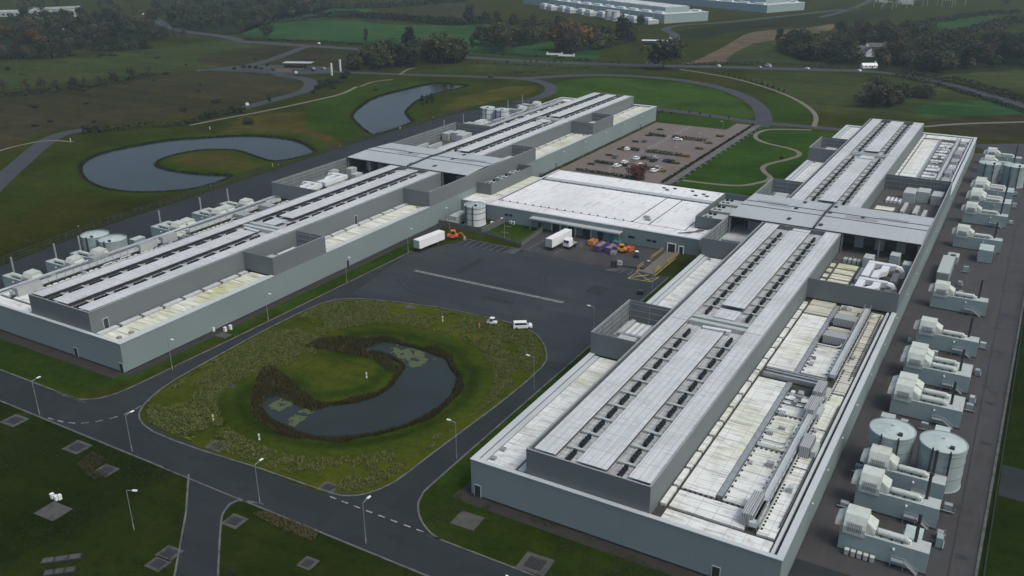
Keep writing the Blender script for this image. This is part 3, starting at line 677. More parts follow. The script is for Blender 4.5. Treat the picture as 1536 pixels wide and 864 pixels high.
    for u in [37.5+.95*k for k in range(13)]: ft.box(X(u),X(u+.4),129.7,130.0,7.11,7.66)
    for u in [44.4+.95*k for k in range(6)]:
        for y in (150.3, 164.4): ft.box(X(u),X(u+.4),y-.6,y-.15,7.5,7.64)
    tag(part('pipe_foot', ft, 'black'), kind='stuff')
    rg = random.Random(5)
    for y0, y1 in ((125,176),(186,226),(352,446)):
        for k in range(int((y1-y0)/3.1)):
            u, y = rg.choice((45,46.5,48,52.6,53.4,38,40)), rg.uniform(y0,y1)
            if u > 44: part('roof_box', B(u,u+rg.uniform(.5,1.3),y,y+rg.uniform(.5,1.6),7.51,rg.uniform(7.9,8.7)), rg.choice(('unit','steel','grille','duct')))
        for k in range(int((y1-y0)/9)):
            y = rg.uniform(y0,y1); z = rg.uniform(7.75,8.3)
            part('pipe', MB().tube([(X(44.4),y,z),(X(48.6),y,z),(X(49.4),y+.8,z),(X(49.4),y+rg.uniform(3,7),z)], rg.uniform(.1,.2), 6), rg.choice(('steel','dark','duct')))
        part('pipe', MB().tube([(X(52.15),y0,8.0),(X(52.15),y1,8.0)], .13, 6), 'steel'); part('pipe', MB().tube([(X(54.95),y0+2,7.9),(X(54.95),y1-3,7.9)], .11, 6), 'dark')
    # loose pipes and small boxes on the inner wing by the penthouse
    for y in (121, 124.5, 243.5, 325, 376): unit(3,3.9,y,y+1.0,8.0,'steel',7.51,'roof_box')
    # doors
    def door(x, y, ax, z0=0, wdt=1.25, h=2.5):
        f = MB(); d = MB()
        if ax == 'y': f.box(x-wdt/2-.14,x+wdt/2+.14,y-.08,y-.003,z0,z0+h+.14); d.box(x-wdt/2,x+wdt/2,y-.1,y-.081,z0,z0+h)
        else:
            q = -s; f.box(x+q*.003,x+q*.08,y-wdt/2-.14,y+wdt/2+.14,z0,z0+h+.14); d.box(x+q*.081,x+q*.1,y-wdt/2,y+wdt/2,z0,z0+h)
        o = part('door', d, 'dark'); part('frame', f, 'coping', o)
    if s > 0: door(X(1.4),Y0,'y'); door(X(47.4),Y0,'y')
    else:
        door(X(.9),Y0,'y'); door(X(17.5)-.5,Y0,'y')
        for y in (201.5, 342, 437): door(X(0)-.06,y,'x')
    for y in (124, 220, 450): door(X(11.3),y,'x',7.51,1.3,2.6)
    # wall lights
    if s > 0:
        for y in (140,152,165,180,196,214,232,250,268,290,312,334,356,378,400):
            part('wall_light', MB().box(X(57.5),X(57.72),y,y+.3,5.2,5.45), 'white')
    return T
data_hall(-78.6, 1, 'long grey data hall on the right with mossy low roofs beside the service yard')
data_hall(-177.3, -1, 'long grey data hall on the left in front of the two far ponds')

# ------------------------------------------------------------------ central building
def central():
    o3 = (-128, 292, 0)
    T = thing('loading_building', o3, 'low grey loading building with a white roof between the two data halls', 'building')
    part = lambda n, mb, m_, p=T: mb.build(n, m_, p, o3)
    bx = lambda *a, **k: MB().box(*a, **k)
    x0, x1, y0, y1, h = -165.4, -85.4, 265.0, 321.5, 5.55
    wl = MB().box(x0,x1,y0,y0+.3,.25,h).box(x0,x0+.3,y0+.3,y1,.25,h).box(x1-.3,x1,y0+.3,y1,.25,h).box(x0+.3,x1-.3,y1-.3,y1,.25,h)
    part('outer_wall', wl, 'wall'); part('plinth', MB().box(x0-.05,x1+.05,y0-.05,y1+.05,0,.248), 'retain')
    part('coping', MB().box(x0-.1,x1+.1,y0-.1,y0+.9,h+.002,h+.2).box(x0-.1,x0+.6,y0+.901,y1,h+.002,h+.2).box(x1-.6,x1+.1,y0+.901,y1,h+.002,h+.2), 'coping')
    part('roof', bx(x0+.31,x1-.31,y0+.31,y1-.31,h-.5,h-.2), 'darkgap')
    P = lambda a,b,c,d,key='white_roof',z=h+.05: part('roof_panel', bx(a,b,c,d,h-.198,z), key)
    P(x0+.7,x1-.8,y0+1.0,271.6,'white_roof',h+.1); P(-164.2,-112.0,272.2,304.4); P(-111.4,-106.0,272.2,304.4); P(-105.4,-93.2,272.2,304.4); P(-92.7,x1-.8,272.2,276); P(-92.7,-91.3,276.5,304)
    P(x0+2,x1-.8,305.2,308.2,'canopy',h+.35); P(-164.5,x1-.8,309.0,321.0)
    vt = MB()
    for k in range(17): vt.box(-163+3.2*k,-162.6+3.2*k,271.7,272.1,h-.19,h+.45)
    for k in range(22): vt.box(-162+3*k,-161.7+3*k,304.6,305,h-.19,h+.4)
    for x, y in ((-118,316),(-116,314),(-114,317),(-104,312),(-102,315),(-100,313),(-107,317),(-94,311),(-92.5,313)): vt.box(x,x+1.3,y,y+.5,h+.051,h+.5)
    tag(part('roof_vent', vt, 'dark'), kind='stuff')
    for x, y in ((-108.6,275.5),(-110,278)): part('roof_unit', bx(x,x+2,y,y+1.2,h+.051,h+.7), 'steel')
    for q in range(4): part('pipe_run', MB().tube([(-93.5+.9*q,267+.6*q,h+.5),(-89+.6*q,271+.8*q,h+.5),(-88.2+.6*q,275,h+1.0)], .14, 6), 'dark')
    # dock canopy and doors
    part('canopy', MB().box(-146.2,-111.8,y0-2.9,y0-.003,3.95,4.25).box(-146.2,-111.8,y0-3.0,y0-2.901,3.85,4.35), 'canopy')
    for x in (-146, -128.5, -112): part('canopy_post', bx(x,x+.2,y0-2.7,y0-2.5,0,3.94), 'steel')
    def dr(x, w_, hh, key='dark', fr='white', z0=.02, name='door'):
        d = part(name, bx(x,x+w_,y0-.16,y0-.101,z0,z0+hh), key)
        part('frame', MB().box(x-.35,x-.02,y0-.3,y0-.06,z0,z0+hh+.35).box(x+w_+.02,x+w_+.35,y0-.3,y0-.06,z0,z0+hh+.35).box(x-.02,x+w_+.02,y0-.3,y0-.06,z0+hh+.02,z0+hh+.35), fr, d)
    for x in (-138.4,-132.4,-126.6): dr(x,2.9,3.3,name='dock_door')
    dr(-144.0,1.2,2.3,fr='wall'); dr(-121.0,2.0,3.0,fr='wall'); dr(-116.6,1.5,2.8,'teal','wall'); dr(-95.7,2.4,2.7); dr(-91.8,1.2,2.3); dr(-128.0,1.0,2.2,'wall','wall')
    for x, z in ((-157.8,2.6),(-156.0,2.6),(-109.9,2.3),(-109,2.3),(-103.2,2.2),(-101.3,2.2)):
        wv = part('window', bx(x,x+1.4 if x < -104.5 or 1 else 0,y0-.05,y0-.003,z,z+.75), 'glass')
    # raised plant enclosures at both ends of the roof
    for a, b, sgn in ((-176.9,-170.6,0), (-91.2,-80.0,1)):
        pe = MB(); za, zb = h-.2, 9.6
        pe.box(a,b,276.9,277.2,za,zb).box(a,b,308.0,308.3,za,zb)
        pe.box(b-.25,b,277.201,307.999,za,zb) if not sgn else pe.box(a,a+.25,277.201,307.999,za,zb)
        part('plant_screen', pe, 'grey')
        part('plant_floor', bx(a+.3,b-.3,277.3,307.9,za-.1,za+.9), 'deck')
        for k in range(6):
            part('condenser', MB().box(a+1.2,b-1.4,279+4.6*k,282.4+4.6*k,za+.901,8.7-.5*(k%2)).tube([(a+2.4,280.7+4.6*k,8.2),(a+2.4,280.7+4.6*k,8.86)],.6,10,1).tube([(a+4.0,280.7+4.6*k,8.2),(a+4.0,280.7+4.6*k,8.86)],.6,10,1), ['unit','black'])
    part('side_roof', bx(-177.2,x0-.01,266.5,277,h-.9,h-.3), 'membrane')
    part('side_wall', bx(-177.2,x0-.01,266.2,266.499,0,h-.1), 'wall')
    part('side_roof', bx(-170.5,x0-.11,277.2,308,h-.9,h-.2), 'moss')
    part('entrance_block', MB().box(-104,-80,321.6,326,0,3.6,0,1), ['wall','canopy'])
central()

# compound beside the docks: screen wall, tank, chiller, lawn wall, ramps
cw = MB()
for a, b in (((-176.6,250.6),(-158.3,250.2)), ((-158.3,250.4),(-157.9,264.6))):
    for q in ribbon([a, b], .3): cw.prism(q, 0, 2.1)
o = tag(cw.build('compound_wall', 'retain', None, (-167,256,0)), 'dark grey screen wall round the compound with the tall white tank', 'wall'); o.location = (-167,256,0)
lw = MB()
for a, b in (((-157.6,249.4),(-139.9,245.6)), ((-139.9,245.8),(-141.0,262.3))):
    for q in ribbon([a, b], .28): lw.prism(q, 0, 1.1)
    a_, b_ = Vector(a), Vector(b); n_ = int((b_-a_).length/1.2)
    for k in range(n_+1):
        p = a_+(b_-a_)*k/n_; lw.box(p.x-.05,p.x+.05,p.y-.05,p.y+.05,1.1,2.0)
    for z in (1.5, 1.95):
        for q in ribbon([a, b], .07): lw.prism(q, z, z+.07)
o = tag(lw.build('low_wall', 'retain', None, (-149,252,0)), 'low dark wall with a railing round the small lawn beside the loading docks', 'wall'); o.location = (-149,252,0)

def tank(name, x, y, r, h, label, key='tank', top='tanktop', ladder=1, group=None, open_rim=False):
    T = thing(name, (x, y), label, 'tank', group)
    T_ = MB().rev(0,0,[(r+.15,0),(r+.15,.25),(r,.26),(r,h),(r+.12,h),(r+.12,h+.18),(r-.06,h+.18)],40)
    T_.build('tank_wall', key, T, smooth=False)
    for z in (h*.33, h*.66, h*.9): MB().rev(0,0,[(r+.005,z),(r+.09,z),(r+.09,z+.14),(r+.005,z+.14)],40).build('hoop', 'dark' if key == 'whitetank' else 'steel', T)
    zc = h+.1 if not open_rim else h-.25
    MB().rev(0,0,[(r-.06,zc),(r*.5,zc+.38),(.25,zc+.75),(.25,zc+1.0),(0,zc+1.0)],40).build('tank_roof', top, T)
    for a in (-1.9, -1.2) if ladder > 1 else (-1.75,):
        c, s_ = math.cos(a), math.sin(a)
        lb = MB().tube([((r+.3)*c,(r+.3)*s_,0),((r+.3)*c,(r+.3)*s_,h+.7)], .16, 6)
        lb.tube([((r+.7)*c,(r+.7)*s_,0),((r+.7)*c,(r+.7)*s_,h+.4)], .12, 6)
        lb.build('ladder' if a < -1.5 else 'downpipe', 'dark', T)
    MB().box(r*.3,r*.3+.8,-r*.62,-r*.62+.6,zc+.2,zc+.75).build('hatch', 'dark', T)
    return T
tank('water_tank', -12.5, 167.5, 4.15, 8.6, 'wide grey tank nearest the camera, on the side towards the hall wall', ladder=2)
tank('water_tank', -3.4, 167.3, 4.15, 8.6, 'wide grey tank nearest the camera, on the outer side by the yard road', ladder=2)
tank('water_tank', -12.2, 408, 4.1, 8.3, 'far tank of the service yard next to the hall wall', ladder=2)
tank('water_tank', -3.1, 408, 4.1, 8.3, 'far tank of the service yard cut by the right edge of the photo', ladder=2)
tank('water_tank', -252.6, 168, 4.2, 8.2, 'left one of two open rimmed tanks behind the left hall front', open_rim=True, ladder=2)
tank('water_tank', -244.0, 168, 4.2, 8.2, 'right one of two open rimmed tanks behind the left hall front', open_rim=True, ladder=2)
tank('water_tank', -253.2, 408, 3.9, 8.6, 'left one of two pale tanks in front of the far winding pond', 'whitetank', ladder=2)
tank('water_tank', -244.3, 408, 3.9, 8.4, 'right one of two pale tanks in front of the far winding pond', 'whitetank', ladder=2)
tank('sprinkler_tank', -166.3, 258.6, 3.75, 7.0, 'tall white banded tank standing in the compound in the corner of the yard', 'whitetank', 'tank', ladder=2)

T = thing('chiller_unit', (-172.6,257), 'grey box chiller with a row of bottles beside the white tank', 'machine')
MB().box(-1.6,1.6,-3.4,4,.3,3.1).build('casing', 'unit', T); MB().box(-1.62,-1.601,-3,3.6,.6,2.6).build('grille', 'grille', T)
for k in range(6): MB().rev(-1.9+.75*k,-4.3,[(.28,0),(.28,1.8),(0,2.0)],8).build('gas_bottle', 'unit', T)
for k, (x, y) in enumerate(((-160.8,260.8),(-159.8,260.9),(-158.9,260.9))):
    o = MB().rev(0,0,[(.42,0),(.45,.9),(.2,1.15),(0,1.2)],10).build('white_drum','white'); o.location = (x,y,0)
    tag(o, 'white drum standing behind the compound wall beside the white tank', 'drum', 'drums behind the compound wall')
for k, x in enumerate((-154.9,-153.7)):
    T = thing('air_conditioner', (x,264.2), 'white outdoor fan unit by the building wall, %s' % ('left of its twin above the small lawn','right of its twin above the small lawn')[k], 'fan unit')
    MB().box(-.45,.45,-.2,.2,.15,1.25).build('casing','white',T); MB().tube([(0,-.21,.7),(0,-.25,.7)],.34,12).build('fan','dark',T)

# ------------------------------------------------------------------ standby generators
def generator(x0, y0, sx, heads, box, label, bins=False, name='generator', cyl=1, group='standby generators'):
    """x0: hall-side end; sx=+1 runs towards +x. y0: south face"""
    T = thing(name, (x0+sx*7, y0+1.6), label, 'generator', group)
    X = lambda a: sx*(a-7)
    W, H = (3.3 if cyl == 1 else 7.1), 4.25
    def B(a, b, c, d, e, f, mi=0, top=None): return MB().box(X(a),X(b),c-1.6,d-1.6,e,f,mi,top)
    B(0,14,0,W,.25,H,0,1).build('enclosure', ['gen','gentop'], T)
    B(-.15,14.15,-.12,W+.12,0,.248).build('base_frame','dark',T)
    # intake hood: a stepped body with flared cheeks
    hb = MB()
    for k in range(heads):
        a0, a1 = .4, 4.0
        y = k*3.7
        pr = [(-.22,H-.6),(-.22,H+.8),(.2,H+1.7),(.9,H+2.7),(3.7,H+2.85),(4.3,H+1.8),(4.3,H+.02),(3.2,H-.1)]
        hb.raw([(X(a0),p+y-1.6,z) for p,z in pr]+[(X(a1),p+y-1.6,z) for p,z in pr], [tuple(range(8)),tuple(range(15,7,-1))]+[(i,(i+1)%8,8+(i+1)%8,8+i) for i in range(8)])
        for e0, e1 in ((a0,-1.0),(a1,5.5)):
            e0 += .01 if e1 > e0 else -.01
            o_ = [(X(e0),.5+y-1.6,H+.05),(X(e0),3.7+y-1.6,H+.05),(X(e0),3.5+y-1.6,H+2.05),(X(e0),.8+y-1.6,H+2.0),
                  (X(e1),.3+y-1.6,H+.25),(X(e1),3.9+y-1.6,H+.25),(X(e1),3.7+y-1.6,H+1.15),(X(e1),.6+y-1.6,H+1.1)]
            hb.raw(o_, [(0,1,5,4),(1,2,6,5),(2,3,7,6),(3,0,4,7),(4,5,6,7)])
    hb.build('intake_hood','hood',T)
    lv = MB()
    for k in range(7):
        z0 = H+.2+.2*k; y0_ = -.34 if z0 < H+.75 else -.34+(z0-H-.75)*.45
        lv.box(X(1.0),X(3.4),y0_-.02-1.6,y0_+.1-1.6,z0,z0+.1)
    lv.build('louvre','grille',T)
    for k in range(cyl):
        yy = 1.1+k*3.6
        MB().tube([(X(5.6),yy-1.6,H+.75),(X(5.9),yy-1.6,H+.75),(X(10.3),yy-1.6,H+.75),(X(10.6),yy-1.6,H+.75)],[.35,.55,.55,.3],14).build('silencer','hood',T)
        MB().tube([(X(10.5),yy-1.6,H+.7),(X(10.9),yy-1.6,H+.7),(X(10.9),yy-1.6,H-.02)],.24,8).build('exhaust_elbow','white',T)
        sd_ = MB()
        for a in (6.3, 8, 9.6): sd_.box(X(a),X(a+.25),yy-2.1,yy-1.1,H+.003,H+.3)
        sd_.build('saddle','dark',T)
    MB().tube([(X(11.6),2.4-1.6,H-.2),(X(11.6),2.4-1.6,H+5.4)],.28,10).build('exhaust_stack','dark' if sx > 0 else 'steel',T)
    B(4.9,5.5,.4,2.8,H+.004,H+.5).build('roof_grille','moss',T)
    MB().rev(X(8.7),-1.78,[(.0,3.1),(.2,3.1),(.2,3.4),(0,3.42)],8).build('lamp','white',T)
    st = MB()
    for k in range(7): st.box(X(10.6+.32*k),X(10.9+.32*k),-1.1-1.6,-.13-1.6,1.55-.24*k,1.62-.24*k)
    st.box(X(8.6),X(10.58),-1.1-1.6,-.13-1.6,1.5,1.6)
    for u in (-1.1,):
        st.tube([(X(8.6),u-1.6,2.6),(X(10.6),u-1.6,2.6),(X(12.9),u-1.6,1.1)],.05,5); st.tube([(X(8.6),u-1.6,1.5),(X(8.6),u-1.6,2.6)],.05,5); st.tube([(X(10.6),u-1.6,0),(X(10.6),u-1.6,2.6)],.05,5); st.tube([(X(12.9),u-1.6,0),(X(12.9),u-1.6,1.1)],.05,5); st.tube([(X(8.6),u-1.6,0),(X(8.6),u-1.6,1.5)],.05,5)
    st.build('steps','steel',T)
    B(9.0,10.0,-.03,-.002,1.6,3.7).build('door','gen',T)
    return T
def fuel_box(x, y, label, w_=2.8, d=4.4, h=3.0):
    T = thing('fuel_tank', (x,y), label, 'tank', 'box fuel tanks between the generators')
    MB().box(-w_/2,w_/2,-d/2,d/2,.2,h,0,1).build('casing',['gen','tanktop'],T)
    MB().box(-w_/2-.2,w_/2+.2,-d/2-.15,d/2+.15,0,.198).build('plinth','dark',T)
    MB().box(-w_/2-.3,-w_/2-.003,-d/4,d/4,.6,2.2).build('valve_cabinet','unit',T)
RG = [ (137.2,1,1,'generator nearest the bottom of the photo, with five small bins along its side'),
       (151.0,1,1,'second generator up from the bottom right, between the nearest one and the pair of tanks'),
       (159.4,1,1,'third generator up from the bottom right, its hood in front of the left near tank'),
       (190.2,2,2,'double hooded generator just behind the two big near tanks'),
       (208.0,2,2,'double hooded generator in the middle of the row of three behind the near tanks'),
       (228.9,1,1,'generator at the top of the row of three behind the near tanks, single hood'),
       (257.6,1,1,'lone generator beside the long flat container, opposite the near plant court wall'),
       (315.4,1,1,'generator beside the tall square white cabinet in the middle of the service yard'),
       (345.2,1,1,'front generator of the far row of three below the far tanks'),
       (362.5,2,2,'middle generator of the far row of three below the far tanks'),
       (380.0,2,2,'back generator of the far row of three right below the far tanks'),
       (425.0,1,1,'generator right behind the far tanks of the service yard'),
       (441.0,1,1,'last generator of the service yard, furthest from the camera') ]
for y, hd, cy, lab in RG: generator(-15.6, y, 1, hd, 1, lab, cyl=cy)
LG = ['behind the left hall at the very left edge','behind the left hall roof edge, second from the left edge','behind the left hall, just left of the open tanks','just right of the open tanks behind the left hall','second to the right of the open tanks behind the left hall','third to the right of the open tanks behind the left hall']
for (y, c_), lab in zip(((137.2,1),(151.0,1),(159.4,1),(190.2,2),(208.0,2),(221,1)), LG): generator(-240.3, y, -1, c_, 1, 'grey generator '+lab, cyl=c_)
for y, c_, lab in ((362.5,2,'left of the two pale far tanks'),(380,2,'under the left pale far tank'),(425,1,'right of the two pale far tanks'),(441,1,'furthest along the back of the left hall')): generator(-240.3, y, -1, c_, 1, 'grey generator '+lab, cyl=c_)
for y, lab in ((144,'left of the second generator behind the left hall front'),(182.2,'right of the open tanks behind the left hall'),(201.5,'between the double generators behind the left hall')): fuel_box(-251.4, y, 'flat box tank '+lab)
fuel_box(-4.6,143.6,'flat roofed box tank between the two nearest generators')
fuel_box(-4.4,182.2,'flat roofed box tank right behind the near round tanks')
fuel_box(-4.4,214.2,'box tank between the middle and the top generator of the near row of three')
fuel_box(-4.4,196.4,'box tank between the first two generators behind the near round tanks')
fuel_box(-5.4,307,'tall square white cabinet standing alone in the middle of the service yard',4.0,6.6,4.2)
T = thing('container', (-14.8,286.4), 'long pale flat roofed container lying along the service yard', 'container')
MB().box(-1.7,1.7,-9,8,.3,3.7,0,1).build('casing',['gen','unit'],T); MB().box(-1.8,1.8,-9.1,8.1,0,.298).build('base','dark',T); MB().box(-1.6,1.6,-9.2,-9.003,.5,3.3).build('louvre','louvre',T)
T = thing('chiller', (-14.0,299.4), 'small grey framed chiller at the far end of the long container', 'machine')
MB().box(-1.6,1.6,-2.2,2.2,.2,2.6).build('casing','unit',T); MB().tube([(0,-1,2.6),(0,-1,2.85)],.8,12).build('fan','dark',T)
T = thing('cooling_unit', (-15.2,185.8), 'low grey frame with pipes between the near tank and the generator', 'machine')
MB().box(-1.4,1.4,-1.1,1.1,.1,1.7).build('casing','unit',T); MB().tube([(-.7,-1.15,.9),(-.7,-1.4,.9)],.5,10).build('fan','dark',T)
for k in range(5):
    T = thing('wheelie_bin', (-13.9+1.02*k,136.3), 'small pale bin standing in the row of five along the nearest generator', 'bin', 'five bins along the nearest generator')
    MB().box(-.34,.34,-.38,.38,.12,1.05).build('body','unit',T); MB().box(-.37,.37,-.42,.4,1.052,1.14).build('lid','hood',T)
yc = random.Random(11)
for k, (x, y) in enumerate(((-.6,146.5),(-.7,148.6),(-17.0,150),(-8,142.8),(-9.6,155.5),(-.4,158),(-16.9,163),(-8,164),(-8,186.5),(-12,187),(-.5,200),(-.4,204.5),(-9.5,201),(-12,204),(-.5,219.5),(-9,219),(-10.5,225),(-.6,236),(-9,236),(-17,231),(-9.5,266),(-9,271),(-10,279),(-9.6,292),(-8.6,320),(-9.5,352),(-.4,352),(-9.5,374),(-.5,374.5),(-10,392),(-1,393))):
    T = thing('pipe_skid', (x,y,.02), 'low grey pipe skid squeezed between the generators of the service yard', 'machine', 'pipe skids of the service yard', yc.choice((0,PI/2)))
    h = yc.uniform(.8,2.2); MB().box(-.7,.7,-.5,.5,.1,h).build('cabinet', yc.choice(('unit','gen','steel')), T)
    MB().tube([(-1.2,-.7,.4),(1.2,-.7,.4),(1.2,-.7,h*.8)],.12,6).build('pipe','steel',T); MB().box(-1,1,-.9,.7,0,.099).build('base','dark',T)
# drain patches on the yard
for x, y in ((3.1,145.2),(.9,160.2),(3.9,187),(3.4,206),(1.9,214),(2.9,236),(1.6,251),(3.4,262),(1.5,281),(3.2,300),(-18.2,160),(-17.5,192),(-18.3,214),(2.2,330),(2.4,352)):
    o = MB().box(-.9,.9,-.6,.6,0,.03).build('drain_cover','darkcover'); o.location = (x,y,.016); tag(o,'dark drain cover let into the concrete of the service yard','drain','drain covers of the service yard')

# ------------------------------------------------------------------ fences
def fence(pts, label, step=3.0, h=2.4):
    c = pts[len(pts)//2]; mb = MB(); L_ = 0
    for a, b in zip(pts, pts[1:]):
        a, b = Vector(a), Vector(b); n = max(1, int((b-a).length/step))
        for k in range(n): p = a+(b-a)*k/n; mb.box(p.x-.06,p.x+.06,p.y-.06,p.y+.06,0,h)
        for z in (.25, h*.5, h-.12):
            for q in ribbon([tuple(a), tuple(b)], .06): mb.prism(q, z, z+.08)
        n2 = int((b-a).length/.45)
        for k in range(n2): p = a+(b-a)*(k+.5)/n2; mb.box(p.x-.02,p.x+.02,p.y-.02,p.y+.02,.1,h)
    o = mb.build('fence','fence',None,(*c,0)); o.location = (*c,0); return tag(o,label,'fence')
fence([(6.6,120),(7.6,282),(8.0,470)],'steel fence between the service yard and the grass at the right edge')
fence([(-272,119),(-274.5,147),(-281,190),(-283.5,250),(-287,336),(-284,430),(-262,480)],'long steel fence behind the left hall along the far ponds')
fence([(-177.0,326.5),(-125,326.5)],'short fence along the near edge of the car park',3,1.6)

# ------------------------------------------------------------------ street lamps, posts, covers
def lamp(x, y, label, rz=0, h=8.4, arm=1.3):
    T = thing('street_lamp', (x,y), label, 'lamp', 'street lamps', rz)
    MB().tube([(0,0,0),(0,0,1.2),(0,0,1.25),(0,0,h)],[.10,.10,.065,.05],8).build('pole','steel',T)
    MB().tube([(0,0,h-.05),(arm,0,h+.12)],.05,6).build('arm','steel',T)
    MB().box(arm-.1,arm+.75,-.19,.19,h+.04,h+.2).build('lamp_head','white',T)
    return T
rdir = lambda d: math.radians(d)
for x, y, lab, rz in ((-86.8,97.7,'lamp post by the dashed give way line of the nearer road junction',90),(-111.4,97.1,'lamp post beside the mouth of the side road leaving the ring road',90),(-147,97,'lamp post opposite the left tip of the lawn with the curved pond',90),
    (-177.2,96.7,'lamp post by the road near the left edge of the photo',90),(-87.8,127.8,'lamp post on the verge opposite the lawn corner by the near hall',180),(-88.2,160.7,'lamp post on the verge near the rounded right lawn corner',180),
    (-168.9,126,'lamp post nearest the front corner of the left hall',0),(-169.2,158.5,'lamp post halfway along the left hall verge',0),(-169,191,'lamp post on the left verge where the yard begins',0),(-169.0,221.9,'lamp post beside the white trailer on the left verge',0),
    (-88.6,193.5,'lamp post in front of the open plant court of the right hall',180),(-87.9,232,'lamp post by the yellow hatched area',180),(-56,92,'lamp post at the bottom edge next to the square pit',90),(-125,80,'lamp post beside two framed covers at the bottom left',20),
    (-147.6,247.5,'lamp post on the small walled lawn',270),(-170.2,248,'lamp post behind the orange machine by the compound wall',270)):
    lamp(x, y, lab, rdir(rz))
for k, (x, y) in enumerate([(-176.3+0*k_, 345+22*k_) for k_ in range(5)]): lamp(x, y, 'slim lamp post in the row along the hall side of the car park', 0, 7, .8)
for x, y, lab in ((-134.4,441,'car park lamp at the far planted island'),(-134.4,409,'car park lamp at the third planted island'),(-134.4,377,'car park lamp at the near planted island')): lamp(x, y, lab, PI, 7, .8)
# yard floodlight masts behind the left hall
for k, y in enumerate((170,226,262,300,345,372)):
    T = thing('lighting_mast', (-263.5,y), 'slender grey mast in the row along the yard behind the left hall', 'mast', 'masts behind the left hall')
    MB().tube([(0,0,0),(0,0,8.6)],[.11,.06],8).build('pole','fence',T); MB().box(-.2,.2,-.15,.15,8.6,8.75).build('lamp_head','unit',T)
def marker(px, py, label, key='white', h=1.5):
    x, y = at(px, py); T = thing('marker_post', (x,y), label, 'post')
    MB().box(-.13,.13,-.13,.13,0,h*.45).box(-.12,.12,-.12,.12,h*.6,h).build('post',key,T); MB().box(-.125,.125,-.125,.125,h*.45+.002,h*.6-.002).build('band','dark',T)
marker(664,482,'white banded post on the lawn near the yard edge'); marker(550,567,'white banded post on the grass tongue inside the curved pond'); marker(389,660,'white banded post on the lawn in front of the pond'); marker(320,631,'pale yellow post on the left end of the lawn','hiyellow')
marker(315,194,'white post on the bank between footpath and the left far pond'); marker(409,250,'white post near the yard fence by the left far pond','hiyellow'); marker(600,194,'yellow post beside the tip of the winding pond','hiyellow'); marker(106,212,'white sign post on the grass by the access road')
def cover(px, py, w_, d, label, rz=0, lid=True, grp=None, z=.0):
    x, y = at(px, py); T = thing('inspection_cover', (x,y,.02), label, 'cover', grp, rz)
    MB().box(-w_/2,w_/2,-d/2,d/2,-.05,.06).build('concrete_surround','concrete',T)
    if lid: MB().box(-w_*.3,w_*.3,-d*.3,d*.3,.061,.12).build('lid','darkcover',T)
    return T
for px, py, w_, d, lab, lid in ((22,631,4.6,4.0,'square cover on the dark grass at the left edge below the road',1),(116,671,4.6,4.0,'square cover on the dark grass, second from the left edge',1),(159,706,4.0,3.4,'square cover next to the pale dry grass below the road',1),(80,767,5.2,4.2,'bare pale concrete slab on the dark grass near the bottom left',0),
    (254,830,3.6,3.2,'dark cover against the side road kerb at the bottom',1),(237,846,3.4,3,'framed cover right beside the bottom left lamp post',1),(352,782,3.6,3.4,'square cover by the side road mouth, right of it',1),(493,731,3.4,3,'cover on the lawn edge above the dashed line',1),(462,845,2.8,2.8,'small square cover at the bottom edge between the roads',1),
    (326,669,4.2,3.2,'grey cover beside the pale yellow post on the lawn',1),(346,579,2.2,1.6,'small grille cover left of the pond reeds',1),(701,781,4.8,4.2,'large pale cover on the grass in front of the right hall',0),(803,846,5.2,4.6,'square pit with dark middle at the bottom edge in front of the right hall',1),(616,461,3,2,'cover in the lawn edge towards the yard',0),
    (335,503,3.6,2.6,'cover on the left verge under the white boxes',0),(762,340,2.4,1.2,'upper white cover on the small walled lawn',0),(757,349,3,1.2,'lower white cover on the small walled lawn',0)): cover(px, py, w_, d, lab, .05, lid)
for k, (px, py) in enumerate(((320,497),(338,497),(346,494))):
    o = MB().box(-.35,.35,-.3,.3,0,1.1).box(-.4,.4,-.35,.35,1.101,1.2).build('cabinet','white'); o.location = (*at(px,py),0); tag(o,'small white cabinet on the left verge beside the pale slab','cabinet','white cabinets on the left verge')
for k, (px, py) in enumerate(((79,747),(85,750),(90,749))):
    o = MB().box(-.3,.3,-.3,.3,0,.9).box(-.34,.34,-.34,.34,.901,1.0).build('cabinet','white'); o.location = (*at(px,py),0); tag(o,'white box behind the bare concrete slab at the bottom left','cabinet','white boxes behind the slab')
for k, (px, py, l) in enumerate(((93,840,6.4),(90,859,5.0))):
    T = thing('covered_trench', at(px,py), ('upper','lower')[k]+' low frame with pale lids at the bottom left corner', 'cover', None, .75)
    MB().box(-l/2,l/2,-.75,.75,0,.35).build('frame','darkcover',T)
    for q in range(3): MB().box(-l/2+q*l/3+.2,-l/2+(q+1)*l/3-.25,-.6,.6,.351,.45)  .build('lid','concrete',T)

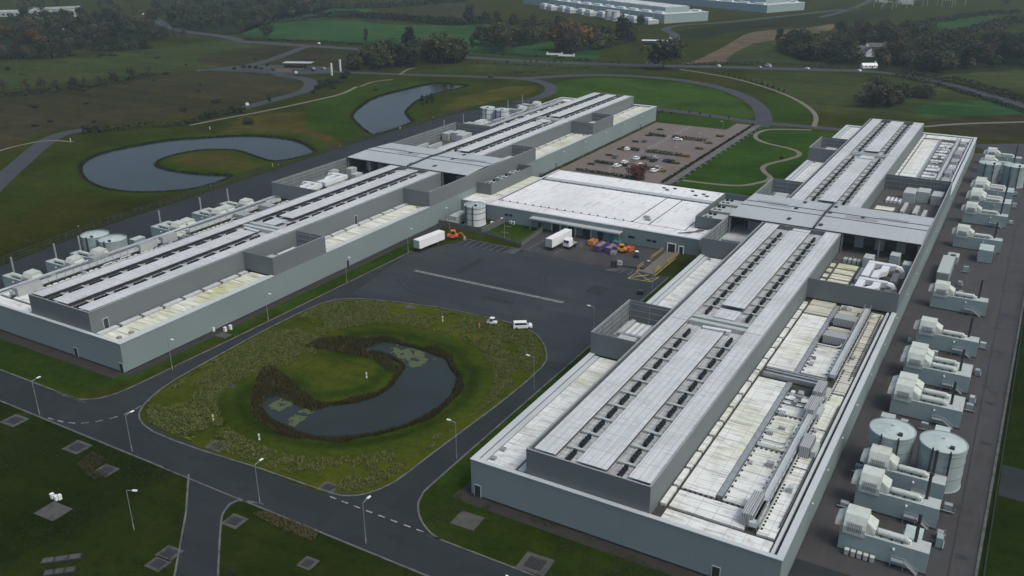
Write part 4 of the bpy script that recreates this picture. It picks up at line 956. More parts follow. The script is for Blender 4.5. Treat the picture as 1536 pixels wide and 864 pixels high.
# ------------------------------------------------------------------ vehicles
def car_parts(T, body, L_=4.4, W=1.8, H=1.48, van=False):
    def lof(prof, y0, y1, nm, key, inset=0):
        mb = MB(); n = len(prof)
        mb.raw([(x,y0,z) for x,z in prof]+[(x,y1,z) for x,z in prof], [tuple(range(n)),tuple(range(2*n-1,n-1,-1))]+[(i,n+i,n+(i+1)%n,(i+1)%n) for i in range(n)])
        return mb.build(nm, key, T)
    h = L_/2
    if van: low = [(-h,.3),(h,.3),(h,.85),(h-.25,1.0),(h-.75,1.05),(-h,1.05)]; top = [(-h+.02,1.051),(h-.8,1.051),(h-1.5,H+.4),(-h+.1,H+.42)]
    else: low = [(-h,.3),(h,.3),(h,.7),(h-.2,.82),(h-1.1,.93),(-h+.5,.96),(-h,.85)]; top = [(-h+.35,.961),(h-1.15,.961),(h-1.9,H),(-h+1.2,H),(-h+.75,H-.08)]
    lof(low, -W/2, W/2, 'body', body)
    rf = lof(top, -W/2+.12, W/2-.12, 'cabin', body)
    gl = MB(); n = len(top)
    cx = sum(p[0] for p in top)/n; cz = sum(p[1] for p in top)/n
    q = [(cx+(x-cx)*.84, cz+(z-cz)*.72) for x, z in top]
    for yy in (-W/2+.105, W/2-.105): gl.raw([(x,yy,z) for x,z in q],[tuple(range(n))])
    a, b = top[1], top[2]; gl.raw([(a[0]-.05+.02,-W/2+.2,a[1]+.06),(a[0]-.05+.02,W/2-.2,a[1]+.06),(b[0]+.06,W/2-.25,b[1]-.05),(b[0]+.06,-W/2+.25,b[1]-.05)],[(0,1,2,3)])
    a, b = top[0], top[-1]; gl.raw([(a[0]-.01,-W/2+.2,a[1]+.08),(a[0]-.01,W/2-.2,a[1]+.08),(b[0]-.03,W/2-.25,b[1]-.06),(b[0]-.03,-W/2+.25,b[1]-.06)],[(3,2,1,0)])
    gl.build('window','glass',T)
    for x in (-h+.8, h-.85):
        for y in (-W/2+.08, W/2-.08): MB().tube([(x,y-.12,.33),(x,y+.12,.33)],.33,12).build('wheel','tyre',T)
    for y in (-W/2+.3, W/2-.3): MB().box(h+.002,h+.03,y-.18,y+.18,.6,.75).build('headlight','white',T)
PAINT = {'white':'white','black':(.012,.013,.015),'grey':(.10,.11,.12),'silver':(.32,.34,.35),'blue':(.03,.06,.14),'red':(.28,.03,.03)}
for k_, c_ in list(PAINT.items()):
    if isinstance(c_, tuple): M['car_'+k_] = mat('car_paint_'+k_, c_, .35, spec=.5)
protoc = {}
def car(x, y, rz, colour, label, group=None, van=False, name='parked_car', cat='car'):
    k = (colour, van)
    if k in protoc:
        T = dup(protoc[k], (x,y,.03), rz, label); T.name = name
    else:
        T = thing(name, (x,y,.03), label, cat, None, rz); car_parts(T, 'white' if colour == 'white' else 'car_'+colour, van=van, L_=5 if van else 4.4); protoc[k] = T
    T['category'] = cat
    if group: T['group'] = group
    elif 'group' in T: del T['group']
CP = [(-163.3,409,'grey','parked grey car alone by the third hedge stub on the hall side',100),(-150.1,419.4,'white','white car parked alone against the far dark hedge',10),(-163.5,388.6,'white','white car parked at the left end of the middle dark hedge',80),
 (-162.6,372.5,'grey','dark grey car parked alone on the hall side of the near bay',100),(-154.9,357.3,'white','white car at the walkway nearest the left side of the red tree',75),(-154.6,364.6,'white','small white car just behind the white car by the walkway',90),
 (-152.6,373.9,'white','white car in the row below the middle hedge, left end of that row',80),(-150.2,376.5,'black','black car right beside the white car in the row below the middle hedge',80),(-147.9,377.8,'grey','grey car second to the right of the white car in the row',85),
 (-144.6,374.3,'black','black car in the middle gap of the row below the middle hedge',80),(-145.6,379,'silver','silver car behind the black one in the row middle',85),(-139.5,377.1,'blue','dark blue car near the yellowish island below the middle hedge',80),(-137.3,376.5,'black','black car touching the island below the middle hedge',80),
 (-146.2,363.6,'white','white car partly behind the crown of the red tree',80),(-137.6,357.6,'white','white car parked right beside the nearest planted island',70),(-148.7,357.4,'silver','silver car just left of the red tree',80),(-137.9,362.8,'silver','silver car behind the white one at the nearest island',75)]
for x, y, c_, lab, a in CP: car(x, y, math.radians(a), c_, lab)
car(*at(784,492), math.radians(35), 'white', 'white van parked on the yard at the rounded lawn corner', van=True, name='parked_van', cat='van')
car(*at(1357-205,99+1), math.radians(155), 'white', 'white van driving on the far public road', van=True, name='parked_van', cat='van')
for px, py, c_, lab in ((1077,100,'white','white car on the far public road above the curved footpath'),(1139,102,'silver','silver car on the far public road in the middle'),(1210,104,'white','white car on the far public road further right'),(1288,107,'white','white car on the far road just left of the white roofed shed'),
    (736,116,'black','black car on the ring road beyond the winding pond'),(260,41,'white','white car on the distant road in the upper left'),(215,22,'white','white car at the end of the distant upper left road'),(478,66,'white','white car at the junction near the green pasture'),(444,110,'white','white car in front of the left gatehouse canopy'),(470,104,'silver','pale car right of the left gatehouse canopy'),(371,158,'white','white car on the bend below the left gatehouse'),
    (95,245-200,'white','white car among trees in the upper left'),(1013,63,'black','dark car under way at the far gatehouse')):
    x, y = at(px, py); car(x, y, R.uniform(2.4, 2.9), c_, lab, name='moving_car')

def trailer(x, y, rz, label, tractor=False):
    T = thing('box_trailer', (x,y,.03), label, 'trailer', None, rz)
    MB().box(-6.2,6.2,-1.3,1.3,1.15,4.0).build('box','white',T)
    MB().box(-6.3,-6.201,-1.25,-.02,1.25,3.9).box(-6.3,-6.201,.02,1.25,1.25,3.9).build('rear_door','unit',T)
    MB().box(-6.1,6.0,-.55,-.35,.9,1.148).box(-6.1,6.0,.35,.55,.9,1.148).build('chassis','dark',T)
    for k in range(3):
        for yy in (-1.0, 1.0): MB().tube([(-2.6-1.3*k,yy-.22,.52),(-2.6-1.3*k,yy+.22,.52)],.5,12).build('wheel','tyre',T)
    for yy in (-.9,.9): MB().box(3.0,3.2,yy-.08,yy+.08,.02,1.148).build('landing_leg','steel',T)
    MB().box(-6.35,-6.2,-1.2,1.2,.45,.62).build('bumper','dark',T)
trailer(-167.9+1.6, 230.2, math.atan2(12,1.5), 'white box trailer parked unhitched along the left hall verge')
trailer(-130.4+.9, 252.6, math.atan2(13,1.0), 'white box trailer backed against the loading dock')
T = thing('lorry_cab', (-125.2,253.0,.03), 'white lorry cab standing next to the docked trailer', 'lorry', None, math.radians(262))
MB().box(-3,2.9,-.5,.5,.7,1.0).build('chassis','dark',T)
cb = MB(); pr = [(.6,1.001),(2.9,1.001),(2.9,2.1),(2.6,3.1),(.9,3.6),(.6,3.6)]
cb.raw([(x,-1.2,z) for x,z in pr]+[(x,1.2,z) for x,z in pr],[tuple(range(6)),tuple(range(11,5,-1))]+[(i,6+i,6+(i+1)%6,(i+1)%6) for i in range(6)]); cb.build('cab','white',T)
MB().raw([(2.92,-1.05,2.15),(2.92,1.05,2.15),(2.66,1.0,3.0),(2.66,-1.0,3.0)],[(0,1,2,3)]).build('windscreen','glass',T)
for x in (1.9,-1.2,-2.3):
    for yy in (-1,1): MB().tube([(x,yy-.2,.5),(x,yy+.2,.5)],.5,12).build('wheel','tyre',T)
MB().box(-2.6,.3,-1.0,1.0,1.02,1.25).build('rear_deck','steel',T)
# orange loading machine by the trailer
def digger(x, y, rz, label, key='orange', s=1.0):
    T = thing('loading_machine', (x,y,.03), label, 'machine', None, rz)
    MB().box(-1.8*s,1.2*s,-.9*s,.9*s,.6*s,1.5*s).build('chassis',key,T)
    cb = MB(); pr = [(-.9,1.51),(.7,1.51),(.5,2.7),(-.8,2.7)]
    cb.raw([(a*s,-.75*s,z*s) for a,z in pr]+[(a*s,.75*s,z*s) for a,z in pr],[(0,1,2,3),(7,6,5,4)]+[(i,4+i,4+(i+1)%4,(i+1)%4) for i in range(4)]); cb.build('cab',key,T)
    MB().box(-.7*s,.5*s,-.77*s,-.755*s,1.7*s,2.5*s).box(-.7*s,.5*s,.755*s,.77*s,1.7*s,2.5*s).build('window','glass',T)
    MB().tube([(.9*s,0,1.3*s),(2.2*s,0,2.1*s),(3.1*s,0,.9*s)],.16*s,6).build('boom',key,T)
    MB().raw([(2.8*s,-.8*s,.1*s),(3.6*s,-.8*s,.1*s),(3.1*s,-.8*s,.9*s),(2.8*s,.8*s,.1*s),(3.6*s,.8*s,.1*s),(3.1*s,.8*s,.9*s)],[(0,1,2),(5,4,3),(0,3,4,1),(1,4,5,2),(2,5,3,0)]).build('bucket','steel',T)
    for a in (-1.3,.8):
        for yy in (-.95,.95): MB().tube([(a*s,(yy-.2)*s,.5*s),(a*s,(yy+.2)*s,.5*s)],.5*s,12).build('wheel','tyre',T)
digger(-163.6,240.6,math.radians(25),'bright orange loading machine beside the unhitched white trailer','orange',1.15)
digger(-108.6,256.6,math.radians(200),'orange machine among the skips at the right end of the row','amber',1.0)
# small white buggy beside the lawn
T = thing('utility_buggy', (*at(738,486),.03), 'small white buggy at the lawn edge left of the white van', 'buggy', None, math.radians(15))
MB().box(-1.3,1.3,-.65,.65,.35,.8).build('body','white',T); MB().box(-.5,.7,-.6,.6,1.75,1.85).build('canopy','white',T)
for x in (-.45,.65):
    for yy in (-.55,.55): MB().box(x-.04,x+.04,yy-.04,yy+.04,.801,1.749).build('post','dark',T)
MB().box(-.3,.15,-.5,.5,.802,1.2).build('seat','dark',T); MB().box(-1.28,-.55,-.6,.6,.802,1.0).build('cargo_bed','steel',T)
for x in (-.85,.85):
    for yy in (-.62,.62): MB().tube([(x,yy-.1,.28),(x,yy+.1,.28)],.28,10).build('wheel','tyre',T)
# skips
def skip(x, y, rz, l, w_, h, key, label, fill='rubble'):
    T = thing('skip', (x,y,.03), label, 'skip', None, rz); b = MB()
    t = .08; fl = .15
    for (x0,x1,y0,y1) in ((-l/2,l/2,-w_/2,-w_/2+t),(-l/2,l/2,w_/2-t,w_/2),(-l/2,-l/2+t,-w_/2+t,w_/2-t),(l/2-t,l/2,-w_/2+t,w_/2-t)): b.box(x0,x1,y0,y1,.15,h)
    b.box(-l/2+t,l/2-t,-w_/2+t,w_/2-t,.15,.25)
    k = -l/2+.5
    while k < l/2-.3: b.box(k,k+.12,-w_/2-.08,-w_/2-.002,.15,h-.1); b.box(k,k+.12,w_/2+.002,w_/2+.08,.15,h-.1); k += .8
    b.build('container', key, T)
    f = MB(); n = 14; g = [[(-l/2+t+(l-2*t)*i/n, -w_/2+t+(w_-2*t)*j/5, h*.72+.28*noise.noise((i*.7+x, j*.9, 1))) for j in range(6)] for i in range(n+1)]
    for i in range(n):
        for j in range(5): f.face([g[i][j],g[i+1][j],g[i+1][j+1],g[i][j+1]])
    f.build('waste', fill, T)
skip(-119.9,258.8,math.radians(85),3.4,2.0,1.7,'amber','orange skip near the lorry cab, first in the row of skips')
skip(-115.6,256.0,math.radians(88),7.0,2.5,2.1,'purple','long purple skip in the row, the left one of two')
skip(-112.0,256.3,math.radians(88),6.2,2.3,1.9,'purple','long purple skip in the row, the right one of two with pale contents')
skip(-112.4,261.6,math.radians(88),2.6,2.0,1.9,'teal','teal skip behind the purple ones')
skip(-106.6,258.8,math.radians(80),2.8,1.8,1.6,'orange','small red orange skip behind the orange machine')
skip(-109.8,253.2,math.radians(100),2.6,1.7,1.2,'steel','grey open bin in front of the orange machine')
T = thing('cage_trolley', (-122.0,252.4,.03), 'grey wire trolley between the lorry cab and the first skip', 'trolley')
for k in range(3):
    b = MB()
    for a in (-.5,.5):
        for c in (-.5,.5): b.box(a-.04,a+.04,c-.04+1.2*k,c+.04+1.2*k,.1,1.7)
    for z in (.2,.9,1.6): b.box(-.5,.5,-.5+1.2*k,-.45+1.2*k,z,z+.06); b.box(-.5,.5,.45+1.2*k,.5+1.2*k,z,z+.06)
    b.build('cage','steel',T)
# ramp platform with forklift
rp = MB().prism([(-104,244.2),(-96.2,245.2),(-96.2,263),(-104.5,262)],.021,.5)
o = rp.build('loading_ramp','yard',None,(-100,253,0)); o.location = (-100,253,0); tag(o,'low concrete ramp platform with the white forklift on it','ramp')
for a, b, lab in (((-97.4,243.5),(-96.9,263.5),'yellow handrail along the left side of the hatched walkway'),((-91.6,243.5),(-91.4,262),'yellow handrail along the right side of the walkway')):
    mb = MB(); a_, b_ = Vector(a), Vector(b); n_ = 14
    for k in range(n_+1):
        p = a_+(b_-a_)*k/n_
        if 3 < k < 6: continue
        mb.box(p.x-.06,p.x+.06,p.y-.06,p.y+.06,.03,1.6)
    for z in (.8,1.5):
        for k in (0, 7):
            for q in ribbon([tuple(a_+(b_-a_)*k/n_), tuple(a_+(b_-a_)*(k+(3 if k == 0 else 7))/n_)], .1): mb.prism(q, z, z+.1)
    o = mb.build('handrail','yellow',None,(*a,0)); o.location = (*a,0); tag(o,lab,'handrail')
struct('footway', MB().sheet([(-97,243.5),(-91.8,243),(-91.4,264.8),(-96.8,264.8)],.028), 'gravel')
T = thing('forklift', (-101.9,253.4,.5), 'white roofed forklift on the low concrete ramp', 'forklift', None, 2.2)
MB().box(-1.1,.8,-.55,.55,.25,1.0).build('body','dark',T); MB().box(-.7,.5,-.55,.55,2.0,2.12).build('roof_guard','white',T)
for x in (-.62,.42):
    for yy in (-.5,.5): MB().box(x-.04,x+.04,yy-.04,yy+.04,1.001,1.999).build('post','dark',T)
MB().box(.9,1.0,-.4,-.3,.1,2.4).box(.9,1.0,.3,.4,.1,2.4).build('mast','dark',T); MB().box(1.001,2.1,-.35,-.22,.1,.16).box(1.001,2.1,.22,.35,.1,.16).build('fork','steel',T)
for x in (-.8,.6):
    for yy in (-.5,.5): MB().tube([(x,yy-.12,.25),(x,yy+.12,.25)],.25,10).build('wheel','tyre',T)
T = thing('notice_board', (-103.1,242.9,.03), 'white notice board at the yard end of the ramp', 'sign'); MB().box(-.06,.06,-.06,.06,0,1.0).build('post','steel',T); MB().box(-.75,.75,-.08,.08,1.001,2.5).build('board','white',T); MB().box(-.5,.5,-.1,-.081,1.4,2.1).build('panel','unit',T)
for k in range(2):
    o = MB().rev(0,0,[(.5,0),(.5,2.2),(.3,2.5),(0,2.5)],10).build('dark_drum','dark'); o.location = (-105.2+1.1*k-.3,242.6+.2*k,.03); tag(o,('left','right')[k]+' tall dark cylinder at the yard end of the ramp','drum')
T = thing('dark_cart', (-89.2,226.5,.03), 'dark cart standing at the lamp by the hall verge', 'cart'); MB().box(-.9,.9,-.6,.6,.35,1.2).build('body','dark',T)
for a in (-.6,.6): MB().tube([(a,-.7,.3),(a,.7,.3)],.3,10).build('wheel','tyre',T)
T = thing('traffic_island', (-139.5,239.6,0), 'rounded kerb island at the right end of the parking bays', 'kerb island'); MB().prism([(-1.6,-2.6),(0,-3),(1.4,-2.2),(1.6,2.6),(-1.2,2.9)],.01,.17).build('kerb','concrete',T)
T = thing('traffic_island', (-104.2,240.2,0), 'rounded kerb island at the right of the loading apron', 'kerb island'); MB().prism([(-2.2,-1.2),(-1.6,-1.9),(1.2,-1.2),(2.2,1.6),(-.6,1.4)],.01,.17).build('kerb','concrete',T)
# the worker on the lawn
def person(x, y, label):
    J = {'hip':(0,0,.95),'chest':(0,.03,1.35),'neck':(0,.03,1.5),'head':(0,.05,1.63),'top':(0,.05,1.76),'ls':(-.2,.02,1.43),'le':(-.27,.05,1.15),'lh':(-.25,.17,.93),'rs':(.2,.02,1.43),'re':(.28,.0,1.15),'rh':(.27,.12,.92),'lk':(-.11,.04,.5),'lf':(-.12,0,.06),'lt':(-.12,.16,.04),'rk':(.11,.09,.5),'rf':(.12,.1,.06),'rt':(.12,.26,.04),'lp':(-.1,0,.9),'rp':(.1,0,.9)}
    E_ = [('hip','chest'),('chest','neck'),('neck','head'),('head','top'),('chest','ls'),('ls','le'),('le','lh'),('chest','rs'),('rs','re'),('re','rh'),('hip','lp'),('lp','lk'),('lk','lf'),('lf','lt'),('hip','rp'),('rp','rk'),('rk','rf'),('rf','rt')]
    rad = dict(hip=.15,chest=.17,neck=.065,head=.1,top=.075,ls=.075,le=.055,lh=.045,rs=.075,re=.055,rh=.045,lk=.065,lf=.05,lt=.045,rk=.065,rf=.05,rt=.045,lp=.1,rp=.1)
    ks = list(J); me = bpy.data.meshes.new('person'); me.from_pydata([J[k] for k in ks],[(ks.index(a),ks.index(b)) for a,b in E_],[])
    o = bpy.data.objects.new('person', me); COL.objects.link(o)
    sk = o.modifiers.new('skin','SKIN'); o.modifiers.new('sub','SUBSURF').levels = 1
    for i, k in enumerate(ks): v = me.skin_vertices[0].data[i]; v.radius = (rad[k],)*2; v.use_root = k == 'hip'
    dg = bpy.context.evaluated_depsgraph_get(); nm = bpy.data.meshes.new_from_object(o.evaluated_get(dg)); bpy.data.objects.remove(o)
    o = bpy.data.objects.new('person', nm); COL.objects.link(o); nm.materials.clear()
    for k in ('hivis','skin','dark','paint'): nm.materials.append(M[k])
    for p in nm.polygons:
        z = p.center.z; r_ = abs(p.center.x)
        p.material_index = 2 if z < .12 else 1 if (1.5 < z < 1.67 or (z < .98 and r_ > .2)) else 3 if z >= 1.67 else 0
    o.location = (x,y,.1); o.rotation_euler.z = 2.4; o.scale = (1.08,)*3
    tag(o,label,'person')
try: person(*at(719,494),'person in orange work clothes standing on the lawn edge')
except Exception as e: print('person', e)

# ------------------------------------------------------------------ trees, hedges, reeds
def hexcol(key): return tuple(M['leaf_'+key]['c'])
def crown_mesh(key, rx, ry, h0, h1, n, leaf, rng, lobes=7):
    """leaf clumps scattered through several lobes; clumps are small bent faces"""
    mb = MB(); base = hexcol(key); L_ = []
    for k in range(lobes):
        a = 2*PI*k/lobes+rng.uniform(-.5,.5); q = rng.uniform(.2,.62) if k else 0
        z = h0+(h1-h0)*rng.uniform(.2,.78); r = rng.uniform(.34,.54)
        L_.append((rx*q*math.cos(a), ry*q*math.sin(a), z, r*rx, r*ry, r*(h1-h0)*.62, rng.uniform(.72,1.3)))
    for i in range(n):
        cx, cy, cz, ax, ay, az, tn = L_[i % lobes]
        d = Vector((rng.gauss(0,1),rng.gauss(0,1),rng.gauss(0,1))).normalized()*rng.uniform(.45,1.08)
        p = Vector((cx+d.x*ax, cy+d.y*ay, max(h0*.6, cz+d.z*az)))
        s_ = leaf*rng.uniform(.6,1.35); u = Vector((rng.gauss(0,1),rng.gauss(0,1),rng.gauss(0,.6))).normalized(); v = u.cross(d+Vector((rng.uniform(-.6,.6),rng.uniform(-.6,.6),rng.uniform(-.3,.9)))).normalized()
        t = tn*rng.uniform(.65,1.4); c = tuple(b*t*rng.uniform(.9,1.1) for b in base)
        mb.face([p-u*s_, p-v*s_*.7, p+u*s_*.9+d*s_*.2, p+v*s_*.75], 0, c)
    return mb
def trunk_mesh(h, r, rng, limbs=5, spread=2.5):
    mb = MB(); mb.tube([(0,0,-.2),(rng.uniform(-.2,.2),rng.uniform(-.2,.2),h*.35),(rng.uniform(-.4,.4),rng.uniform(-.4,.4),h*.75)],[r,r*.7,r*.3],7)
    for k in range(limbs):
        a = 2*PI*k/limbs+rng.uniform(-.4,.4); z = h*rng.uniform(.25,.5); e = spread*rng.uniform(.6,1.1)
        mb.tube([(0,0,z),(e*.5*math.cos(a),e*.5*math.sin(a),z+h*.16),(e*math.cos(a),e*math.sin(a),z+h*.32)],[r*.45,r*.3,r*.1],5)
    return mb
TP = {}
def make_proto(kind, key, h, rx, n, leaf, h0=.06, lobes=8, trunk=True):
    for v in range(2):
        rng = random.Random(hash((len(kind), n, v)) & 0xffff)
        T = bpy.data.objects.new('tree', None); T.empty_display_size = .2
        if trunk: trunk_mesh(h, .035*h**.8, rng, 5, rx*.75).build('trunk','trunk',T)
        crown_mesh(key, rx, rx*rng.uniform(.85,1.1), h*h0, h, n, leaf, rng, lobes).build('crown','leaf_'+key,T,tone=True)
        TP.setdefault(kind, []).append((T, h))
make_proto('green','green',10,5.2,1000,.55); make_proto('olive','olive',10,4.8,900,.55); make_proto('brown','brown',10,4.8,800,.52)
make_proto('bare','bare',10,4.6,420,.42); make_proto('orange','orange',10,4.9,850,.52); make_proto('conifer','conifer',10,3.8,1100,.5,.05,8)
make_proto('bush','hedge',3.2,2.5,420,.34,.0,6,False); make_proto('gorse','gorse',3.0,2.8,420,.36,.0,6,False); make_proto('sapling','hedge',3.2,.75,160,.22,.25,4); make_proto('red','red',8,4.2,900,.42)
make_proto('slim','green',10,2.3,500,.5,.12,6)
used = set(); NT = [0]
def tree(x, y, h, kind, label, group=None, name='tree', cat='tree', z=0, wide=1.0):
    T, hh = TP[kind][R.randrange(2)]; k = 1.28*h/hh if kind not in ('bush','gorse','sapling','red') else h/hh
    if T.name in used or T.users_collection: T = dup(T)
    else:
        COL.objects.link(T)
    T.location = (x,y,z); T.rotation_euler.z = R.uniform(0,6.28); T.scale = (k*wide*R.uniform(.9,1.12),k*wide*R.uniform(.9,1.12),k*R.uniform(.92,1.1))
    T.name = name; tag(T,label,cat,group); NT[0] += 1; return T
def pick(mix):
    r = R.random(); acc = 0
    for k, p in mix:
        acc += p
        if r < acc: return k
    return mix[-1][0]
GAP = ats([(1276,78),(1290,70),(1318,72),(1322,84),(1318,108),(1286,108),(1278,92)])
def wood(pts, n, mix, h0, h1, label, group, mind=7):
    P = ats(pts); b = bbox(P); got = []; tries = 0
    while len(got) < n and tries < n*60:
        tries += 1; q = (R.uniform(b[0],b[1]), R.uniform(b[2],b[3]))
        if inside(q, P) and not inside(q, GAP) and all((q[0]-g[0])**2+(q[1]-g[1])**2 > mind**2 for g in got):
            got.append(q); tree(*q, R.uniform(h0,h1), pick(mix), label, group, wide=R.uniform(1.0,1.35))
MIXD = [('green',.38),('olive',.27),('brown',.17),('bare',.08),('conifer',.10)]
# right hand wood, the nearest edge first so that its front row closes
wood([(1166,80),(1180,74),(1240,66),(1300,56),(1330,60),(1330,96),(1300,101),(1240,95),(1200,88)], 42, MIXD, 9, 13, 'tree of the dark wood behind the two white houses, left part of that wood', 'trees of the wood left of and around the white houses')
wood([(1330,66),(1400,72),(1536,72),(1560,100),(1480,102),(1400,109),(1340,106)], 52, MIXD+[('orange',.02)], 10, 14, 'tree of the dark wood right of the white houses', 'trees of the wood right of the white houses')
wood([(1240,54),(1340,46),(1420,60),(1420,66),(1330,62),(1260,64)], 20, MIXD, 8, 12, 'tree in the upper belt of the right wood', 'trees of the upper belt of the right wood')
for px, py, h, k, lab in ((1352,72,12,'orange','rust coloured tree in the upper edge of the right wood'),(1375,62,11,'orange','reddish tree further back in the right wood'),(1168,62,9,'conifer','dark tree at the left tip of the right wood')): tree(*at(px,py), h, k, lab)
wood([(1284,163),(1290,150),(1320,142),(1352,150),(1354,160),(1320,166)], 11, [('bare',.45),('brown',.35),('olive',.2)], 8, 11, 'bare grey brown tree in the thicket beyond the right hall', 'trees of the thicket beyond the right hall', 5)
wood([(1370,145),(1392,138),(1402,146),(1385,150)], 4, [('brown',.5),('olive',.5)], 5, 8, 'small tree right of the thicket beyond the right hall', 'small trees right of the thicket', 5)
# row in front of the public road and the central clump
wood([(523,101),(560,92),(640,84),(688,88),(690,96),(640,98),(580,104),(530,106)], 26, [('olive',.4),('brown',.3),('green',.2),('bare',.1)], 9, 14, 'tree of the autumn belt between the ring road and the public road', 'trees of the autumn belt by the ring road', 6)
for px, py, h, k in ((663,95,17,'olive'),(605,98,11,'orange'),(614,70,15,'conifer'),(549,65,11,'slim'),(709,75,10,'slim'),(401,55,12,'green'),(364,51,9,'brown')):
    tree(*at(px,py), h, k, {663:'tallest rounded tree of the autumn belt by the ring road',605:'amber tree in the middle of the autumn belt',614:'dark ivy clad tree standing alone in the pasture',549:'slim half bare tree at the near edge of the pasture',709:'small forked tree at the hedge below the central clump',401:'round dark tree at the left end of the pasture',364:'smaller tree left of the round one at the pasture corner'}[px])
for k_, (px, py, h, k) in enumerate(((722,66,13,'brown'),(737,70,15,'olive'),(748,76,17,'brown'),(768,70,15,'conifer'),(782,68,14,'green'),(800,66,14,'olive'),(815,64,13,'brown'),(760,56,11,'green'),(790,54,12,'brown'),(826,60,14,'green'),(838,76,17,'orange'),(852,78,18,'olive'),(862,82,15,'brown'),(872,76,16,'orange'),(850,62,16,'orange'),(884,70,12,'brown'),(900,74,12,'brown'),(914,72,10,'bare'),(812,52,11,'brown'),(840,50,12,'green'))):
    tree(*at(px,py), h, k, 'tree of the mixed autumn clump in the middle between pasture and far buildings', 'trees of the central clump', wide=1.25)
tree(*at(934,60), 17, 'conifer', 'dark evergreen standing before the far data centre', wide=1.2); tree(*at(944,63), 12, 'olive', 'olive tree at the right foot of the dark evergreen'); tree(*at(704,28), 14, 'conifer', 'dark pointed tree left of the far data centre')
tree(*at(995,104), 18, 'green', 'big round bushy tree alone on the roundabout edge near the far gatehouse', wide=1.35)
for px, py in ((960,38),(728,34),(700,36),(746,36),(770,38),(800,40)): tree(*at(px,py), 10, pick(MIXD), 'tree of the hedge line under the far data centre wall', 'trees of the hedge line under the far data centre')
# woods and hedgerow trees of the upper left
wood([(250,46),(262,4),(330,-4),(470,-4),(480,18),(420,28),(372,44),(345,52),(300,46)], 46, MIXD, 9, 14, 'tree of the dark wood at the top of the photo left of the pasture', 'trees of the wood left of the pasture', 10)
wood([(-20,64),(-20,30),(120,26),(235,30),(228,58),(140,66),(60,76)], 44, [('green',.35),('brown',.3),('olive',.25),('orange',.1)], 8, 12, 'tree of the dim wood in the upper left corner', 'trees of the wood in the upper left corner', 10)
for px, py, h in ((5,86,10),(25,88,9),(38,86,8),(62,84,8),(75,84,8),(92,78,10),(106,74,9),(120,74,9),(135,74,6),(150,74,7),(168,74,8),(182,74,7),(200,72,7),(218,73,8),(232,58,9),(248,58,9),(262,58,8),(275,58,9)):
    tree(*at(px,py), h, pick([('brown',.4),('green',.4),('bare',.2)]), 'hedgerow tree in the dark hedge line across the upper left fields', 'hedgerow trees of the upper left fields')
for px, py, h in ((8,140,7),(40,138,6),(63,136,8),(86,134,7),(110,132,6),(128,130,6),(150,126,5),(172,124,6),(198,119,7),(225,112,6)):
    tree(*at(px,py), h, pick([('bare',.5),('brown',.3),('green',.2)]), 'thin tree in the lower hedge line of the left moor', 'trees of the lower hedge line')
def hedge(pts, wd, h, key, label, name='hedge', cat='hedge', leaf=.45, dens=1.0, conv=True):
    P = smooth(ats(pts) if conv else pts, 3); mb = MB(); base = hexcol(key)
    for a, b in zip(P, P[1:]):
        a, b = Vector(a), Vector(b); l = (b-a).length
        if l < .01: continue
        t = (b-a)/l; nv = Vector((-t.y,t.x))
        for k in range(int(l*wd*2.2*dens)):
            s_ = R.uniform(0,l); o_ = R.gauss(0,.34)*wd; p = a+t*s_+nv*o_
            hh = h*(.75+.55*noise.noise((p.x*.09,p.y*.09,5))+.15); z = hh*math.sqrt(max(0.02,R.random()))*max(.25,1-(abs(o_)/wd)**2)
            u = Vector((R.gauss(0,1),R.gauss(0,1),R.gauss(0,.7))).normalized(); v = u.cross(Vector((R.gauss(0,.5),R.gauss(0,.5),1))).normalized(); q = leaf*R.uniform(.6,1.4)
            P3 = Vector((p.x,p.y,z)); tn = R.uniform(.55,1.35)
            mb.face([P3-u*q,P3-v*q*.7,P3+u*q,P3+v*q*.7],0,tuple(c*tn for c in base))
    c = P[len(P)//2]; o = mb.build(name,'leaf_'+key,None,(*c,0),tone=True); o.location = (*c,0); return tag(o,label,cat)
hedge([(-10,147),(60,140),(130,132),(190,121),(232,112)], 5, 2.6, 'gorse', 'long low dark hedge across the left moor', leaf=.8, dens=.6)
hedge([(-10,88),(60,88),(110,84)], 9, 4, 'hedge', 'dark hedge at the left edge below the upper wood', leaf=1.0, dens=.5); hedge([(135,76),(190,75),(230,72)], 10, 5, 'gorse', 'dark thick hedge in the middle of the upper left fields', leaf=1.0, dens=.5)
hedge([(110,60),(180,54),(236,52)], 8, 4, 'gorse', 'thin hedge above the upper left fields', leaf=1., dens=.5)
hedge([(142,86),(158,83),(175,85)], 4, 1.8, 'gorse', 'isolated dark scrub patch in the left field', 'scrub', 'scrub', leaf=.8)
hedge([(124,202),(160,197),(200,193),(240,190),(258,191)], 5, 3.0, 'hedge', 'dark hedge along the access road above the left pond bank', leaf=.6)
for px, py, h in ((268,188,4.5),(280,186,4),(291,183,4.2),(303,180,4),(314,178,4.5),(326,175,4),(340,172,3.5),(352,170,4.2),(362,169,4),(133,200,4.5),(150,198,4)): tree(*at(px,py), h, 'bush', 'rounded bush in the row along the footpath above the left pond', 'bushes along the footpath above the left pond', 'bush', 'bush')
for px, py, h in ((487,131,4),(497,127,4.5),(508,124,4),(516,118,4),(478,134,3.5),(520,112,4),(500,133,3),(470,140,2.6)): tree(*at(px,py), h, 'gorse', 'dark bush in the thicket left of the winding pond', 'bushes left of the winding pond', 'bush', 'bush')
tree(*at(374,186), 3, 'gorse', 'single dark shrub clump on the brown meadow above the left pond', None, 'bush', 'bush', wide=1.5)
for px, py in ((405,155-0),(641,158),(648,156),(634,160)): tree(*at(px,py), 5, 'slim', 'slim young tree on the bank of the winding pond', 'young trees by the winding pond')
